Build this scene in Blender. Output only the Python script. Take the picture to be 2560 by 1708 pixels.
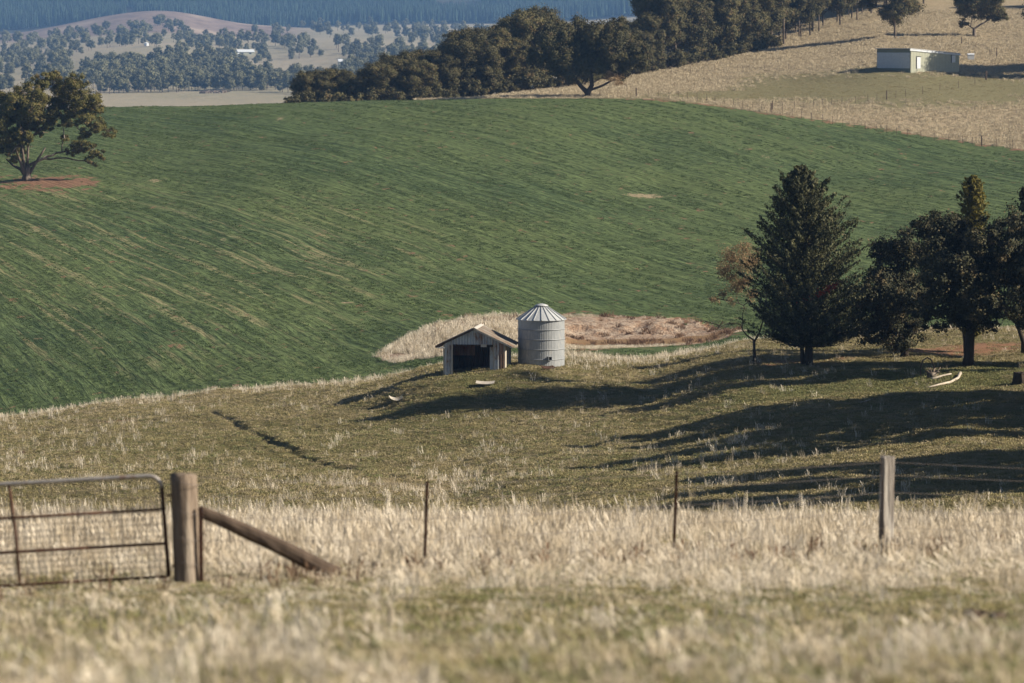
import bpy, math, random
import numpy as np
from mathutils import Vector, Matrix

# ------------------------------------------------------------------ clearing
for o in list(bpy.data.objects):
    bpy.data.objects.remove(o, do_unlink=True)
S = bpy.context.scene
COL = S.collection
R = math.radians
rng = np.random.default_rng(7)
random.seed(7)

# ------------------------------------------------------------------ camera, world, sun, exposure
F = 9600.0                      # focal length in photo pixels (135 mm on a 36 mm sensor)
PITCH = math.atan((854 - 100) / F)
cam_d = bpy.data.cameras.new('camera')
cam = bpy.data.objects.new('camera', cam_d)
COL.objects.link(cam)
cam.location = (0, 0, 0)
cam.rotation_euler = (math.pi / 2 - PITCH, 0, 0)
cam_d.sensor_width = 36
cam_d.lens = 135
cam_d.clip_start = 0.5
cam_d.clip_end = 30000
cam_d.dof.use_dof = True
cam_d.dof.focus_distance = 262
cam_d.dof.aperture_fstop = 2.5
S.camera = cam

SUN_EL = R(30)
SUN_H = Vector((0.98, -0.125)).normalized()
w = bpy.data.worlds.new('World')
S.world = w
w.use_nodes = True
nt = w.node_tree
nt.nodes.clear()
sky = nt.nodes.new('ShaderNodeTexSky')
sky.sky_type = 'NISHITA'
sky.sun_disc = False
sky.air_density = 0.7
sky.dust_density = 0.5
sky.ozone_density = 0.6
sky.sun_elevation = SUN_EL
sky.sun_rotation = math.atan2(SUN_H.x, SUN_H.y)
bg = nt.nodes.new('ShaderNodeBackground')
bg.inputs['Strength'].default_value = 0.05
wo = nt.nodes.new('ShaderNodeOutputWorld')
nt.links.new(sky.outputs[0], bg.inputs[0])
nt.links.new(bg.outputs[0], wo.inputs[0])

sd_ = bpy.data.lights.new('sun', 'SUN')
sd_.energy = 5.0
sd_.angle = R(0.53)
sd_.color = (1.0, 0.89, 0.71)
sun = bpy.data.objects.new('sun', sd_)
COL.objects.link(sun)
sv = Vector((SUN_H.x * math.cos(SUN_EL), SUN_H.y * math.cos(SUN_EL), math.sin(SUN_EL)))
sun.rotation_euler = sv.to_track_quat('Z', 'Y').to_euler()
sun.location = sv * 100

S.view_settings.view_transform = 'Standard'
S.view_settings.look = 'None'
S.view_settings.exposure = 0.9
S.view_settings.gamma = 1.0
S.view_settings.use_curve_mapping = False
S.cycles.use_denoising = True
S.cycles.max_bounces = 6
S.cycles.diffuse_bounces = 3
S.cycles.transmission_bounces = 4
S.cycles.transparent_max_bounces = 8
S.cycles.volume_bounces = 0

# ------------------------------------------------------------------ helpers: tags, meshes, materials
def tag(o, label=None, cat=None, group=None, kind=None):
    if label: o['label'] = label
    if cat: o['category'] = cat
    if group: o['group'] = group
    if kind: o['kind'] = kind
    return o

def empty(name, loc=(0, 0, 0), rz=0.0, scale=1.0):
    o = bpy.data.objects.new(name, None)
    COL.objects.link(o)
    o.location = loc
    o.rotation_euler = (0, 0, rz)
    o.scale = (scale,) * 3
    o.empty_display_size = 0.3
    return o

class MB:
    """collects polygons (verts, faces, material slot) and links them as one mesh object"""
    def __init__(s): s.v = []; s.f = []; s.n = 0
    def add(s, V, Fc):
        V = np.asarray(V, float)
        s.v.append(V); s.f += [tuple(int(i) + s.n for i in f) for f in Fc]; s.n += len(V)
    def box(s, x0, y0, z0, x1, y1, z1):
        V = [(x, y, z) for z in (z0, z1) for y in (y0, y1) for x in (x0, x1)]
        s.add(V, [(0, 2, 3, 1), (4, 5, 7, 6), (0, 1, 5, 4), (2, 6, 7, 3), (0, 4, 6, 2), (1, 3, 7, 5)])
    def obox(s, c, ax, ay, az):
        c, ax, ay, az = map(np.array, (c, ax, ay, az))
        V = [c + i * ax + j * ay + k * az for k in (-1, 1) for j in (-1, 1) for i in (-1, 1)]
        s.add(V, [(0, 2, 3, 1), (4, 5, 7, 6), (0, 1, 5, 4), (2, 6, 7, 3), (0, 4, 6, 2), (1, 3, 7, 5)])
    def bar(s, a, b, wd, hd):
        a, b = np.array(a, float), np.array(b, float)
        d = b - a; L = np.linalg.norm(d); d /= L
        up = np.array((0, 0, 1.0)) if abs(d[2]) < .9 else np.array((0, 1.0, 0))
        sx = np.cross(d, up); sx /= np.linalg.norm(sx); sz = np.cross(sx, d)
        s.obox((a + b) / 2, d * L / 2, sx * wd / 2, sz * hd / 2)
    def tube(s, P, rad, n=6, cap=True, jit=0.0):
        P = np.asarray(P, float); m = len(P)
        rad = np.broadcast_to(np.asarray(rad, float), (m,))
        T = np.gradient(P, axis=0); T /= np.linalg.norm(T, axis=1)[:, None] + 1e-9
        ref = np.array((0.0, 0, 1)) if abs(T[0][2]) < .9 else np.array((0.0, 1, 0))
        V = []
        a = np.arange(n) * 2 * math.pi / n
        for i in range(m):
            x = np.cross(T[i], ref); x /= np.linalg.norm(x) + 1e-9
            y = np.cross(T[i], x)
            ref = np.cross(x, T[i])
            rr = rad[i] * (1 + (rng.random(n) - .5) * 2 * jit if jit else np.ones(n))
            V.append(P[i] + (np.cos(a) * rr)[:, None] * x + (np.sin(a) * rr)[:, None] * y)
        V = np.concatenate(V)
        Fc = [(i * n + j, i * n + (j + 1) % n, (i + 1) * n + (j + 1) % n, (i + 1) * n + j)
              for i in range(m - 1) for j in range(n)]
        if cap:
            Fc += [tuple(range(n))[::-1], tuple((m - 1) * n + j for j in range(n))]
        s.add(V, Fc)
    def mesh(s, name, m, smooth=False):
        me = bpy.data.meshes.new(name)
        V = np.concatenate(s.v)
        me.from_pydata(V.tolist(), [], s.f)
        if m: me.materials.append(m)
        if smooth: me.polygons.foreach_set('use_smooth', [True] * len(me.polygons))
        me.update()
        return me
    def build(s, name, m, parent=None, smooth=False):
        return link(name, s.mesh(name, m, smooth), parent)

def link(name, me, parent=None):
    o = bpy.data.objects.new(name, me)
    COL.objects.link(o)
    if parent: o.parent = parent
    return o

def np_mesh(name, V, Q, m, smooth=False):
    """V (N,3), Q (M,k) faces all with k corners"""
    V = np.ascontiguousarray(V, dtype=np.float32); Q = np.ascontiguousarray(Q, dtype=np.int32)
    me = bpy.data.meshes.new(name)
    k = Q.shape[1]
    me.vertices.add(len(V)); me.vertices.foreach_set('co', V.ravel())
    me.loops.add(Q.size); me.loops.foreach_set('vertex_index', Q.ravel())
    me.polygons.add(len(Q))
    me.polygons.foreach_set('loop_start', np.arange(0, Q.size, k, dtype=np.int32))
    me.polygons.foreach_set('loop_total', np.full(len(Q), k, dtype=np.int32))
    me.polygons.foreach_set('use_smooth', np.full(len(Q), smooth, dtype=bool))
    if m: me.materials.append(m)
    me.update(calc_edges=True)
    return me

def copy_tree(o, parent=None):
    c = o.copy(); COL.objects.link(c); c.parent = parent
    for ch in list(o.children): copy_tree(ch, c)
    return c

class NT:
    """tiny node helper"""
    def __init__(s, name):
        s.m = bpy.data.materials.new(name); s.m.use_nodes = True
        s.t = s.m.node_tree; s.t.nodes.clear()
        s.out = s.t.nodes.new('ShaderNodeOutputMaterial')
    def n(s, typ, **kw):
        nd = s.t.nodes.new(typ)
        for k, v in kw.items():
            if k.startswith('i_'):
                key = k[2:]
                key = int(key) if key.isdigit() else key.replace('_', ' ')
                nd.inputs[key].default_value = v
            else: setattr(nd, k, v)
        return nd
    def l(s, a, b): s.t.links.new(a, b)
    def coords(s, scale=(1, 1, 1), rot=(0, 0, 0), obj=True):
        tc = s.n('ShaderNodeTexCoord'); mp = s.n('ShaderNodeMapping')
        mp.inputs['Scale'].default_value = scale; mp.inputs['Rotation'].default_value = rot
        s.l(tc.outputs['Object'], mp.inputs[0]); return mp.outputs[0]
    def noise(s, vec, scale, detail=3, rough=.6, dist=0):
        nd = s.n('ShaderNodeTexNoise', i_Scale=scale, i_Detail=detail, i_Roughness=rough, i_Distortion=dist)
        s.l(vec, nd.inputs['Vector']); return nd.outputs['Fac']
    def ramp(s, fac, a, b, ca=0.0, cb=1.0):
        nd = s.n('ShaderNodeMapRange', clamp=True)
        nd.inputs[1].default_value = a; nd.inputs[2].default_value = b
        nd.inputs[3].default_value = ca; nd.inputs[4].default_value = cb
        s.l(fac, nd.inputs[0]); return nd.outputs[0]
    def math(s, op, a, b=None):
        nd = s.n('ShaderNodeMath', operation=op)
        for i, x in enumerate((a, b)):
            if x is None: continue
            if isinstance(x, (int, float)): nd.inputs[i].default_value = x
            else: s.l(x, nd.inputs[i])
        return nd.outputs[0]
    def mix(s, fac, a, b, mode='MIX'):
        nd = s.n('ShaderNodeMix', data_type='RGBA', blend_type=mode)
        for sock, x in ((nd.inputs[0], fac), (nd.inputs[6], a), (nd.inputs[7], b)):
            if isinstance(x, (int, float)): sock.default_value = x
            elif isinstance(x, tuple): sock.default_value = (*x, 1)
            else: s.l(x, sock)
        return nd.outputs[2]
    def attr(s, name): return s.n('ShaderNodeAttribute', attribute_name=name).outputs['Fac']
    def bsdf(s, col, rough=.9, metal=0.0, spec=.2, bump=None, bstr=.4, bdist=.1, transl=0):
        b = s.n('ShaderNodeBsdfPrincipled', i_Roughness=.9)
        for key, x in (('Base Color', col), ('Roughness', rough), ('Metallic', metal)):
            if isinstance(x, tuple): b.inputs[key].default_value = (*x, 1)
            elif isinstance(x, (int, float)): b.inputs[key].default_value = x
            else: s.l(x, b.inputs[key])
        b.inputs['Specular IOR Level'].default_value = spec
        if bump is not None:
            bm = s.n('ShaderNodeBump', i_Strength=bstr, i_Distance=bdist)
            s.l(bump, bm.inputs['Height']); s.l(bm.outputs[0], b.inputs['Normal'])
        res = b.outputs[0]
        if transl:
            tr = s.n('ShaderNodeBsdfTranslucent')
            if isinstance(col, tuple): tr.inputs[0].default_value = (*col, 1)
            else: s.l(col, tr.inputs[0])
            mx = s.n('ShaderNodeMixShader'); mx.inputs[0].default_value = transl
            s.l(res, mx.inputs[1]); s.l(tr.outputs[0], mx.inputs[2]); res = mx.outputs[0]
        s.l(res, s.out.inputs['Surface'])
        return s.m

def varied(name, c1, c2, scale=3.0, rough=.85, metal=0., spec=.2, bstr=.4, bdist=.02, stretch=(1, 1, 1), c3=None, k3=(.6, .7), transl=0, rnd=0.0):
    n = NT(name); v = n.coords(stretch)
    a = n.noise(v, scale, 5, .65)
    col = n.mix(n.ramp(a, .32, .68), c1, c2)
    if c3:
        b = n.noise(v, scale * .37, 4, .7)
        col = n.mix(n.ramp(b, *k3), col, c3)
    if rnd:
        oi = n.n('ShaderNodeObjectInfo')
        col = n.mix(1.0, col, n.mix(oi.outputs['Random'], (1 - rnd,) * 3, (1 + rnd,) * 3), 'MULTIPLY')
    return n.bsdf(col, rough, metal, spec, n.noise(v, scale * 3, 4) if bstr else None, bstr, bdist, transl)

def vnoise(x, y, seed=0):
    x = np.asarray(x, float); y = np.asarray(y, float)
    xi = np.floor(x).astype(np.int64); yi = np.floor(y).astype(np.int64)
    fx = x - xi; fy = y - yi
    fx = fx * fx * (3 - 2 * fx); fy = fy * fy * (3 - 2 * fy)
    def h(a, b):
        n = (a * 374761393 + b * 668265263 + seed * 974634777) & 0xFFFFFFFF
        n = ((n ^ (n >> 13)) * 1274126177) & 0xFFFFFFFF
        return ((n ^ (n >> 16)) & 0xFFFF) / 65535.0
    return (h(xi, yi) * (1 - fx) + h(xi + 1, yi) * fx) * (1 - fy) + (h(xi, yi + 1) * (1 - fx) + h(xi + 1, yi + 1) * fx) * fy

def fbm(x, y, seed=0, o=3):
    s = 0; a = .5
    for i in range(o):
        s = s + a * vnoise(x * 2 ** i, y * 2 ** i, seed + i * 17); a *= .5
    return s / (1 - .5 ** o)

def sstep(a, b, x):
    t = np.clip((x - a) / (b - a), 0, 1); return t * t * (3 - 2 * t)

# ------------------------------------------------------------------ the lie of the land
# each column: a bearing (given as photo column) and the drop angle (given as photo row) against distance
NEAR = [(8, 2955), (12, 2276), (15, 2004), (20, 1740), (30, 1600), (47, 1452), (60, 1386), (75, 1334), (84, 1318)]
VAL = [(700, 292), (800, 340), (1000, 400), (1500, 370), (2100, 276)]
COLS = {
 -900: NEAR + [(92, 1318), (100, 1336), (120, 1350), (150, 1335), (190, 1265), (220, 1190), (250, 1140), (280, 1100), (300, 1080), (312, 1095), (330, 1070), (360, 990), (400, 850), (440, 720), (490, 590), (540, 490), (610, 370), (650, 320), (680, 300)] + VAL +
       [(2500, 238), (2900, 205), (3400, 175), (3900, 150), (4500, 130), (5000, 120), (5250, 118), (5500, 125), (5800, 70), (7500, -150), (9000, -150)],
 0: NEAR + [(92, 1316), (100, 1334), (120, 1350), (150, 1330), (190, 1265), (220, 1185), (250, 1120), (280, 1070), (300, 1043), (312, 1062), (328, 1030), (350, 960), (400, 780), (440, 660), (490, 545), (540, 450), (610, 345), (650, 300), (680, 278)] + VAL +
       [(2500, 238), (2900, 205), (3400, 170), (3900, 135), (4500, 108), (5000, 92), (5200, 86), (5500, 95), (5800, 50), (7500, -150), (9000, -150)],
 400: NEAR + [(92, 1312), (100, 1330), (120, 1350), (150, 1330), (190, 1267), (220, 1180), (250, 1095), (280, 1025), (300, 995), (312, 1010), (328, 985), (350, 905), (400, 750), (440, 650), (490, 535), (540, 440), (610, 330), (650, 282), (678, 266)] + VAL +
       [(2500, 238), (2900, 190), (3200, 140), (3500, 128), (3900, 112), (4400, 88), (4800, 60), (5250, 27), (5600, 50), (6000, 0), (7500, -150), (9000, -150)],
 640: NEAR + [(92, 1308), (100, 1326), (120, 1350), (150, 1330), (190, 1268), (220, 1180), (250, 1085), (280, 1008), (300, 972), (312, 985), (328, 950), (350, 885), (400, 740), (440, 640), (490, 515), (540, 415), (600, 322), (640, 272), (662, 261)] + VAL +
       [(2500, 235), (2900, 200), (3400, 165), (3700, 140), (4200, 105), (4800, 90), (5250, 62), (5600, 75), (6000, 10), (7500, -150), (9000, -150)],
 930: NEAR + [(92, 1308), (100, 1326), (120, 1345), (150, 1325), (180, 1270), (210, 1195), (235, 1120), (248, 1076), (257, 1038), (264, 1002), (273, 975), (285, 960), (297, 954), (303, 951), (314, 962), (326, 938), (340, 896), (355, 852), (375, 797), (400, 732), (440, 635), (500, 490), (560, 365), (600, 310), (640, 262), (658, 252)] + VAL +
       [(2500, 232), (2900, 190), (3400, 150), (3700, 122), (3950, 106), (4400, 98), (4900, 80), (5300, 75), (5800, 50), (6300, 0), (7500, -130), (9000, -150)],
 1130: NEAR + [(92, 1312), (100, 1310), (120, 1350), (150, 1330), (188, 1270), (210, 1200), (235, 1115), (248, 1052), (255, 1005), (260, 966), (263.5, 942), (270, 928), (280, 920), (292, 914), (302, 926), (313, 918), (326, 893), (340, 872), (358, 826), (376, 786), (400, 733), (440, 632), (500, 490), (560, 367), (600, 306), (634, 262), (652, 249), (700, 262), (800, 300), (1000, 370), (1500, 350), (2100, 273), (2500, 229), (2900, 180), (3600, 125), (4200, 103), (4800, 83), (5300, 72), (5800, 50), (6300, 0), (7500, -125), (9000, -150)],
 1280: NEAR + [(92, 1314), (100, 1332), (120, 1360), (150, 1335), (178, 1278), (200, 1205), (230, 1110), (245, 1056), (253, 1012), (259, 958), (263.5, 918), (271, 905), (281, 902), (290, 901), (300, 899), (311, 893), (325, 880), (340, 866), (360, 826), (378, 786), (400, 735), (440, 630), (500, 490), (560, 370), (600, 303), (628, 262), (645, 247), (680, 238), (720, 232), (800, 250), (1000, 330), (1500, 330), (2100, 270),
       (2500, 225), (3000, 165), (3600, 125), (4200, 105), (4800, 85), (5300, 70), (5800, 50), (6300, 0), (7500, -120), (9000, -150)],
 1600: NEAR + [(92, 1318), (100, 1336), (120, 1370), (150, 1320), (175, 1250), (200, 1172), (230, 1078), (245, 1022), (252, 988), (258, 957), (264, 925), (272, 907), (281, 899), (290, 895), (300, 889), (309, 883), (319, 873), (331, 861), (346, 846), (358, 830), (367, 803), (377, 787), (400, 740), (440, 645), (500, 505), (560, 390), (600, 315), (630, 266), (645, 248), (700, 212), (760, 180), (850, 150), (950, 135), (1300, 160), (2100, 250), (2500, 220), (3600, 110), (5300, 60), (7500, -120), (9000, -150)],
 1920: NEAR + [(92, 1320), (100, 1338), (120, 1360), (150, 1300), (175, 1222), (200, 1125), (230, 1005), (250, 925), (265, 880), (280, 854), (292, 856), (312, 853), (330, 842), (348, 824), (365, 803), (385, 768), (410, 715), (450, 620), (500, 515), (560, 405), (600, 330), (628, 285), (660, 250), (700, 205), (760, 160), (830, 115), (950, 60), (1100, 20), (1400, 10), (2100, 60), (3600, 60), (5300, 20), (7500, -120), (9000, -150)],
 2240: NEAR + [(92, 1320), (100, 1338), (120, 1350), (150, 1270), (175, 1190), (200, 1090), (230, 975), (250, 912), (265, 882), (285, 840), (305, 815), (330, 800), (360, 780), (400, 720), (450, 625), (500, 530), (560, 425), (600, 352), (618, 325), (650, 270), (680, 210), (700, 178), (740, 140), (800, 95), (900, 30), (1000, -30), (1300, -80), (2100, -50), (3600, 0), (5300, 0), (7500, -120), (9000, -150)],
 2560: NEAR + [(92, 1318), (100, 1336), (120, 1335), (150, 1250), (175, 1170), (200, 1068), (230, 958), (250, 905), (270, 868), (290, 838), (310, 812), (340, 780), (400, 700), (450, 615), (500, 530), (560, 428), (592, 376), (630, 320), (670, 250), (700, 195), (730, 160), (800, 95), (900, 20), (1000, -40), (1300, -90), (2100, -60), (3600, -20), (5300, -20), (7500, -120), (9000, -150)],
 3400: NEAR + [(92, 1320), (100, 1338), (120, 1290), (150, 1180), (175, 1090), (200, 990), (230, 890), (250, 840), (270, 805), (290, 780), (310, 760), (340, 730), (400, 650), (450, 570), (500, 500), (560, 410), (592, 360), (630, 300), (670, 230), (700, 175), (730, 145), (800, 80), (900, 0), (1000, -60), (1300, -100), (2100, -60), (3600, -20), (5300, -20), (7500, -120), (9000, -150)],
}

for c_, dy_ in ((-900, 30), (0, 26), (400, 12), (640, 5)):
    COLS[c_] = [(Y, py + dy_ * math.exp(-((Y - 47) / 14.) ** 2)) for Y, py in COLS[c_]]

def pchip(x, y, xq):
    """monotone cubic; y may be (n,) or (n,m) (interpolated along axis 0)"""
    x = np.asarray(x, float); y = np.asarray(y, float)
    h = np.diff(x); hh = h if y.ndim == 1 else h[:, None]
    d = np.diff(y, axis=0) / hh
    m = np.zeros_like(y)
    w1 = 2 * hh[1:] + hh[:-1]; w2 = hh[1:] + 2 * hh[:-1]
    with np.errstate(divide='ignore', invalid='ignore'):
        mm = (w1 + w2) / (w1 / d[:-1] + w2 / d[1:])
    m[1:-1] = np.where(d[:-1] * d[1:] > 0, mm, 0)
    m[0] = d[0]; m[-1] = d[-1]
    xq = np.clip(xq, x[0], x[-1])
    i = np.clip(np.searchsorted(x, xq, 'right') - 1, 0, len(x) - 2)
    t = (xq - x[i]) / h[i]; H = h[i]
    if y.ndim > 1: t = t[:, None]; H = H[:, None]
    return ((2 * t ** 3 - 3 * t ** 2 + 1) * y[i] + (t ** 3 - 2 * t ** 2 + t) * H * m[i]
            + (-2 * t ** 3 + 3 * t ** 2) * y[i + 1] + (t ** 3 - t ** 2) * H * m[i + 1])

TY = np.exp(np.linspace(math.log(8), math.log(9000), 2400))
TX = np.arange(-900, 3401, 20.0)
cx = sorted(COLS)
def drop(py): return np.tan(np.arctan((np.asarray(py, float) - 854) / F) + PITCH)
_tab = np.array([pchip(np.log([p[0] for p in COLS[c]]), drop([p[1] for p in COLS[c]]), np.log(TY)) for c in cx])
TAB = pchip(cx, _tab, TX)          # (nx, ny)

TRAIL = None
def base_h(x, y):
    x = np.asarray(x, float); y = np.asarray(y, float)
    yc = np.clip(y, 8, 8999)
    px = np.clip(1280 + F * x / yc, -900, 3399)
    a = (px + 900) / 20; ia = np.clip(a.astype(int), 0, len(TX) - 2); fa = a - ia
    b = (np.log(yc) - math.log(8)) / (math.log(9000) - math.log(8)) * (len(TY) - 1)
    ib = np.clip(b.astype(int), 0, len(TY) - 2); fb = b - ib
    t = (TAB[ia, ib] * (1 - fa) * (1 - fb) + TAB[ia + 1, ib] * fa * (1 - fb) + TAB[ia, ib + 1] * (1 - fa) * fb + TAB[ia + 1, ib + 1] * fa * fb)
    return np.where(y < 8, -1.7 - .0855 * y, -t * yc)

def dam_lo(px): return np.interp(px, [900, 945, 1000, 1100, 1230, 1400, 1600, 1750, 1850, 1900], [345, 341, 333, 330, 326, 322, 328, 334, 344, 348])
def dam_hi(px): return np.interp(px, [900, 945, 1000, 1100, 1230, 1400, 1600, 1750, 1850, 1900], [335, 342, 352, 364, 375, 376, 370, 364, 350, 335])
def in_dam(x, y):
    px = 1280 + F * x / np.maximum(y, 8)
    n = (fbm(x * .4, y * .25, 5) - .5) * 7
    return np.minimum(y - dam_lo(px), dam_hi(px) - y) + n

def ground(x, y):
    x = np.asarray(x, float); y = np.asarray(y, float)
    z = base_h(x, y)
    px = 1280 + F * x / np.maximum(y, 8)
    # tussocky unevenness of the paddocks
    k = sstep(95, 150, y) * (1 - sstep(290, 315, y))
    z = z + k * ((fbm(x * .22, y * .16, 1) - .5) * .75 + (fbm(x * .9, y * .6, 2) - .5) * .22)
    z = z + (1 - sstep(80, 120, y)) * sstep(12, 20, y) * (fbm(x * .7, y * .4, 3) - .5) * .14
    k2 = sstep(310, 330, y) * (1 - sstep(600, 640, y))
    z = z + k2 * (fbm(x * .07, y * .035, 4) - .5) * 1.0
    k3 = sstep(650, 700, y) * (1 - sstep(1200, 1500, y)) * sstep(1300, 1700, px)
    z = z + k3 * (fbm(x * .06, y * .04, 8) - .5) * 1.4
    # the little dam: an old grassed bank on the left, a cut bank on the far side
    z = z + .75 * np.exp(-((x + 3.2) / 5.2) ** 2 - ((y - 352) / 10.) ** 2)
    e = 362 + (fbm(x * .5, x * 0 + 3, 6) - .5) * 6
    kk = sstep(1390, 1450, px) * (1 - sstep(1760, 1850, px))
    z = z - kk * .5 * (1 - sstep(e - 1.5, e + 4, y)) * sstep(326, 342, y)
    z = z + kk * sstep(e - 6, e, y) * (1 - sstep(e + 6, e + 12, y)) * (fbm(x * 2.0, y * 1.2, 9) - .5) * .45
    # levelled pad under the old shed
    wpad = np.exp(-(np.abs(x + 2.9) / 5.0) ** 3 - (np.abs(y - 264.2) / 4.6) ** 3)
    z = z * (1 - wpad) + wpad * (-23.02 + .11 * (x + 4.6))
    if TRAIL is not None:
        m = (y > 150) & (y < 300)
        if np.any(m):
            dd = trail_d(x, y)
            z = z - np.where(m, .28 * np.exp(-(dd / .42) ** 2) - .10 * np.exp(-((dd - .8) / .4) ** 2), 0)
    return z

def trail_d(x, y):
    d = np.full(np.shape(x), 1e9)
    for (a, b) in zip(TRAIL[:-1], TRAIL[1:]):
        ab = b - a; L = ab @ ab
        t = np.clip(((x - a[0]) * ab[0] + (y - a[1]) * ab[1]) / L, 0, 1)
        d = np.minimum(d, np.hypot(x - a[0] - t * ab[0], y - a[1] - t * ab[1]))
    return d

def ray(px, py):
    u = (px - 1280) / F; v = (854 - py) / F
    dy = math.cos(PITCH) + v * math.sin(PITCH)
    return u / dy, (-math.sin(PITCH) + v * math.cos(PITCH)) / dy
def hit(px, py, y0=20, y1=8900):
    a, b = ray(px, py)
    ys = np.exp(np.linspace(math.log(y0), math.log(y1), 9000))
    g = ground(a * ys, ys) - b * ys
    i = np.argmax(g > 0) if np.any(g > 0) else len(ys) - 1
    y = ys[i]
    return Vector((a * y, y, float(ground(a * y, y))))
def at(px, Y):            # a ground point on a bearing at a given distance
    x = (px - 1280) / F * Y
    return Vector((x, Y, float(ground(x, Y))))
def pxpy(x, y, z):
    dep = y * math.cos(PITCH) - z * math.sin(PITCH)
    return 1280 + F * x / dep, 854 - F * (y * math.sin(PITCH) + z * math.cos(PITCH)) / dep

TRAIL = [np.array(hit(px, py, 150)[:2]) for px, py in ((520, 1032), (575, 1050), (620, 1078), (690, 1110), (760, 1145), (830, 1168), (900, 1180), (1010, 1200))]

# field limits
def y_near(px): return np.interp(px, [-900, 0, 640, 930, 1100, 1280, 1450, 1600, 1921, 2240, 2560, 3400], [304, 304, 303, 305, 302, 296, 292, 290, 292, 300, 305, 310])
def y_far(px): return np.interp(px, [-900, 0, 400, 640, 930, 1050, 1280, 1600, 1700, 1800, 1920, 2080, 2240, 2400, 2560, 3400],
                                [690, 690, 688, 672, 664, 656, 646, 646, 643, 638, 629, 624, 618, 606, 593, 580])

# ------------------------------------------------------------------ ground materials
def grass_ground(name, green, dry, soil, dry_lo=.4, dry_hi=.6, scale=1.0):
    n = NT(name); v = n.coords()
    a = n.noise(v, .35 * scale, 6, .65); b = n.noise(v, 3.0 * scale, 4, .7)
    mixv = n.math('ADD', n.math('MULTIPLY', a, .6), n.math('MULTIPLY', b, .4))
    mixv = n.math('ADD', mixv, n.math('MULTIPLY', n.attr('dry'), .35))
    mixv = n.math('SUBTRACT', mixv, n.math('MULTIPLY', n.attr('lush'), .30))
    c = n.mix(n.ramp(mixv, dry_lo, dry_hi), green, dry)
    fine = n.noise(v, 14 * scale, 3, .8)
    c = n.mix(1.0, c, n.mix(fine, (.55, .55, .55), (1.35, 1.35, 1.35)), 'MULTIPLY')
    s = n.math('ADD', n.attr('soil'), n.math('MULTIPLY', n.math('SUBTRACT', b, .5), .8))
    c = n.mix(n.ramp(s, .35, .65), c, n.mix(b, soil, tuple(x * 1.5 for x in soil)))
    hgt = n.math('ADD', n.noise(v, 2.2 * scale, 5, .75), n.math('MULTIPLY', fine, .5))
    return n.bsdf(c, .95, 0, .1, hgt, 1.0, .22 / scale)

M = {}
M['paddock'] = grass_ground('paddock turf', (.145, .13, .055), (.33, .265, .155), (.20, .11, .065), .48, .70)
M['hill'] = grass_ground('dry hillside turf', (.205, .185, .10), (.37, .30, .20), (.22, .14, .09), .38, .52, .5)

def crop_mat():
    n = NT('young green crop'); ang = math.atan2(.35, .937)
    def st(sx, sy):
        cb = n.n('ShaderNodeCombineXYZ')
        n.l(n.math('MULTIPLY', n.attr('rowu'), sx), cb.inputs[0]); n.l(n.math('MULTIPLY', n.attr('rowv'), sy), cb.inputs[1])
        return cb.outputs[0]
    streak = n.noise(st(1.1, .06), 1.0, 5, .62, .3)
    fine = n.noise(st(1.7, .42), 1.0, 5, .75)
    big = n.noise(st(.03, .012), 1.0, 3, .5)
    c = n.mix(n.ramp(streak, .36, .66), (.036, .060, .024), (.108, .146, .060))
    c = n.mix(n.ramp(big, .35, .65), c, n.mix(.4, c, (.14, .17, .06)))
    c = n.mix(1.0, c, n.mix(n.ramp(fine, .3, .7), (.28, .28, .28), (1.5, 1.5, 1.5)), 'MULTIPLY')  # dark grain paints the small shadows between the crop plants
    # thin dry drill-row streaks
    thin = n.noise(st(.85, .022), 1.0, 4, .6, .2)
    gate = n.math('MULTIPLY', n.attr('dry'), n.ramp(n.noise(st(.10, .03), 1.0, 4, .6), .35, .6, .3, 1.1))
    k = n.math('MULTIPLY', n.ramp(thin, .53, .60), n.ramp(gate, .15, .75))
    brk = n.ramp(n.noise(st(2.5, .35), 1.0, 4, .7), .35, .55)
    c = n.mix(n.math('MULTIPLY', n.math('MULTIPLY', k, brk), .65), c, (.29, .25, .14))
    patchn = n.noise(n.coords((.5, .22, 1)), 1.0, 5, .75)
    s = n.math('ADD', n.attr('soil'), n.math('MULTIPLY', n.math('SUBTRACT', patchn, .5), 3.6))
    c = n.mix(n.ramp(s, .42, .62), c, n.mix(fine, (.11, .062, .04), (.28, .165, .105)))
    s2 = n.math('ADD', n.attr('pale'), n.math('MULTIPLY', n.math('SUBTRACT', n.noise(n.coords((1.2, .5, 1)), 1.0, 6, .8), .55), 2.6))
    c = n.mix(n.math('MULTIPLY', n.ramp(n.attr('pale'), .02, .3), n.ramp(s2, .45, .7)), c, (.31, .25, .16))
    hgt = n.math('ADD', n.math('MULTIPLY', streak, 1.0), n.math('MULTIPLY', fine, .55))
    return n.bsdf(c, .95, 0, .08, hgt, 1.0, .55)
M['crop'] = crop_mat()

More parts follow.
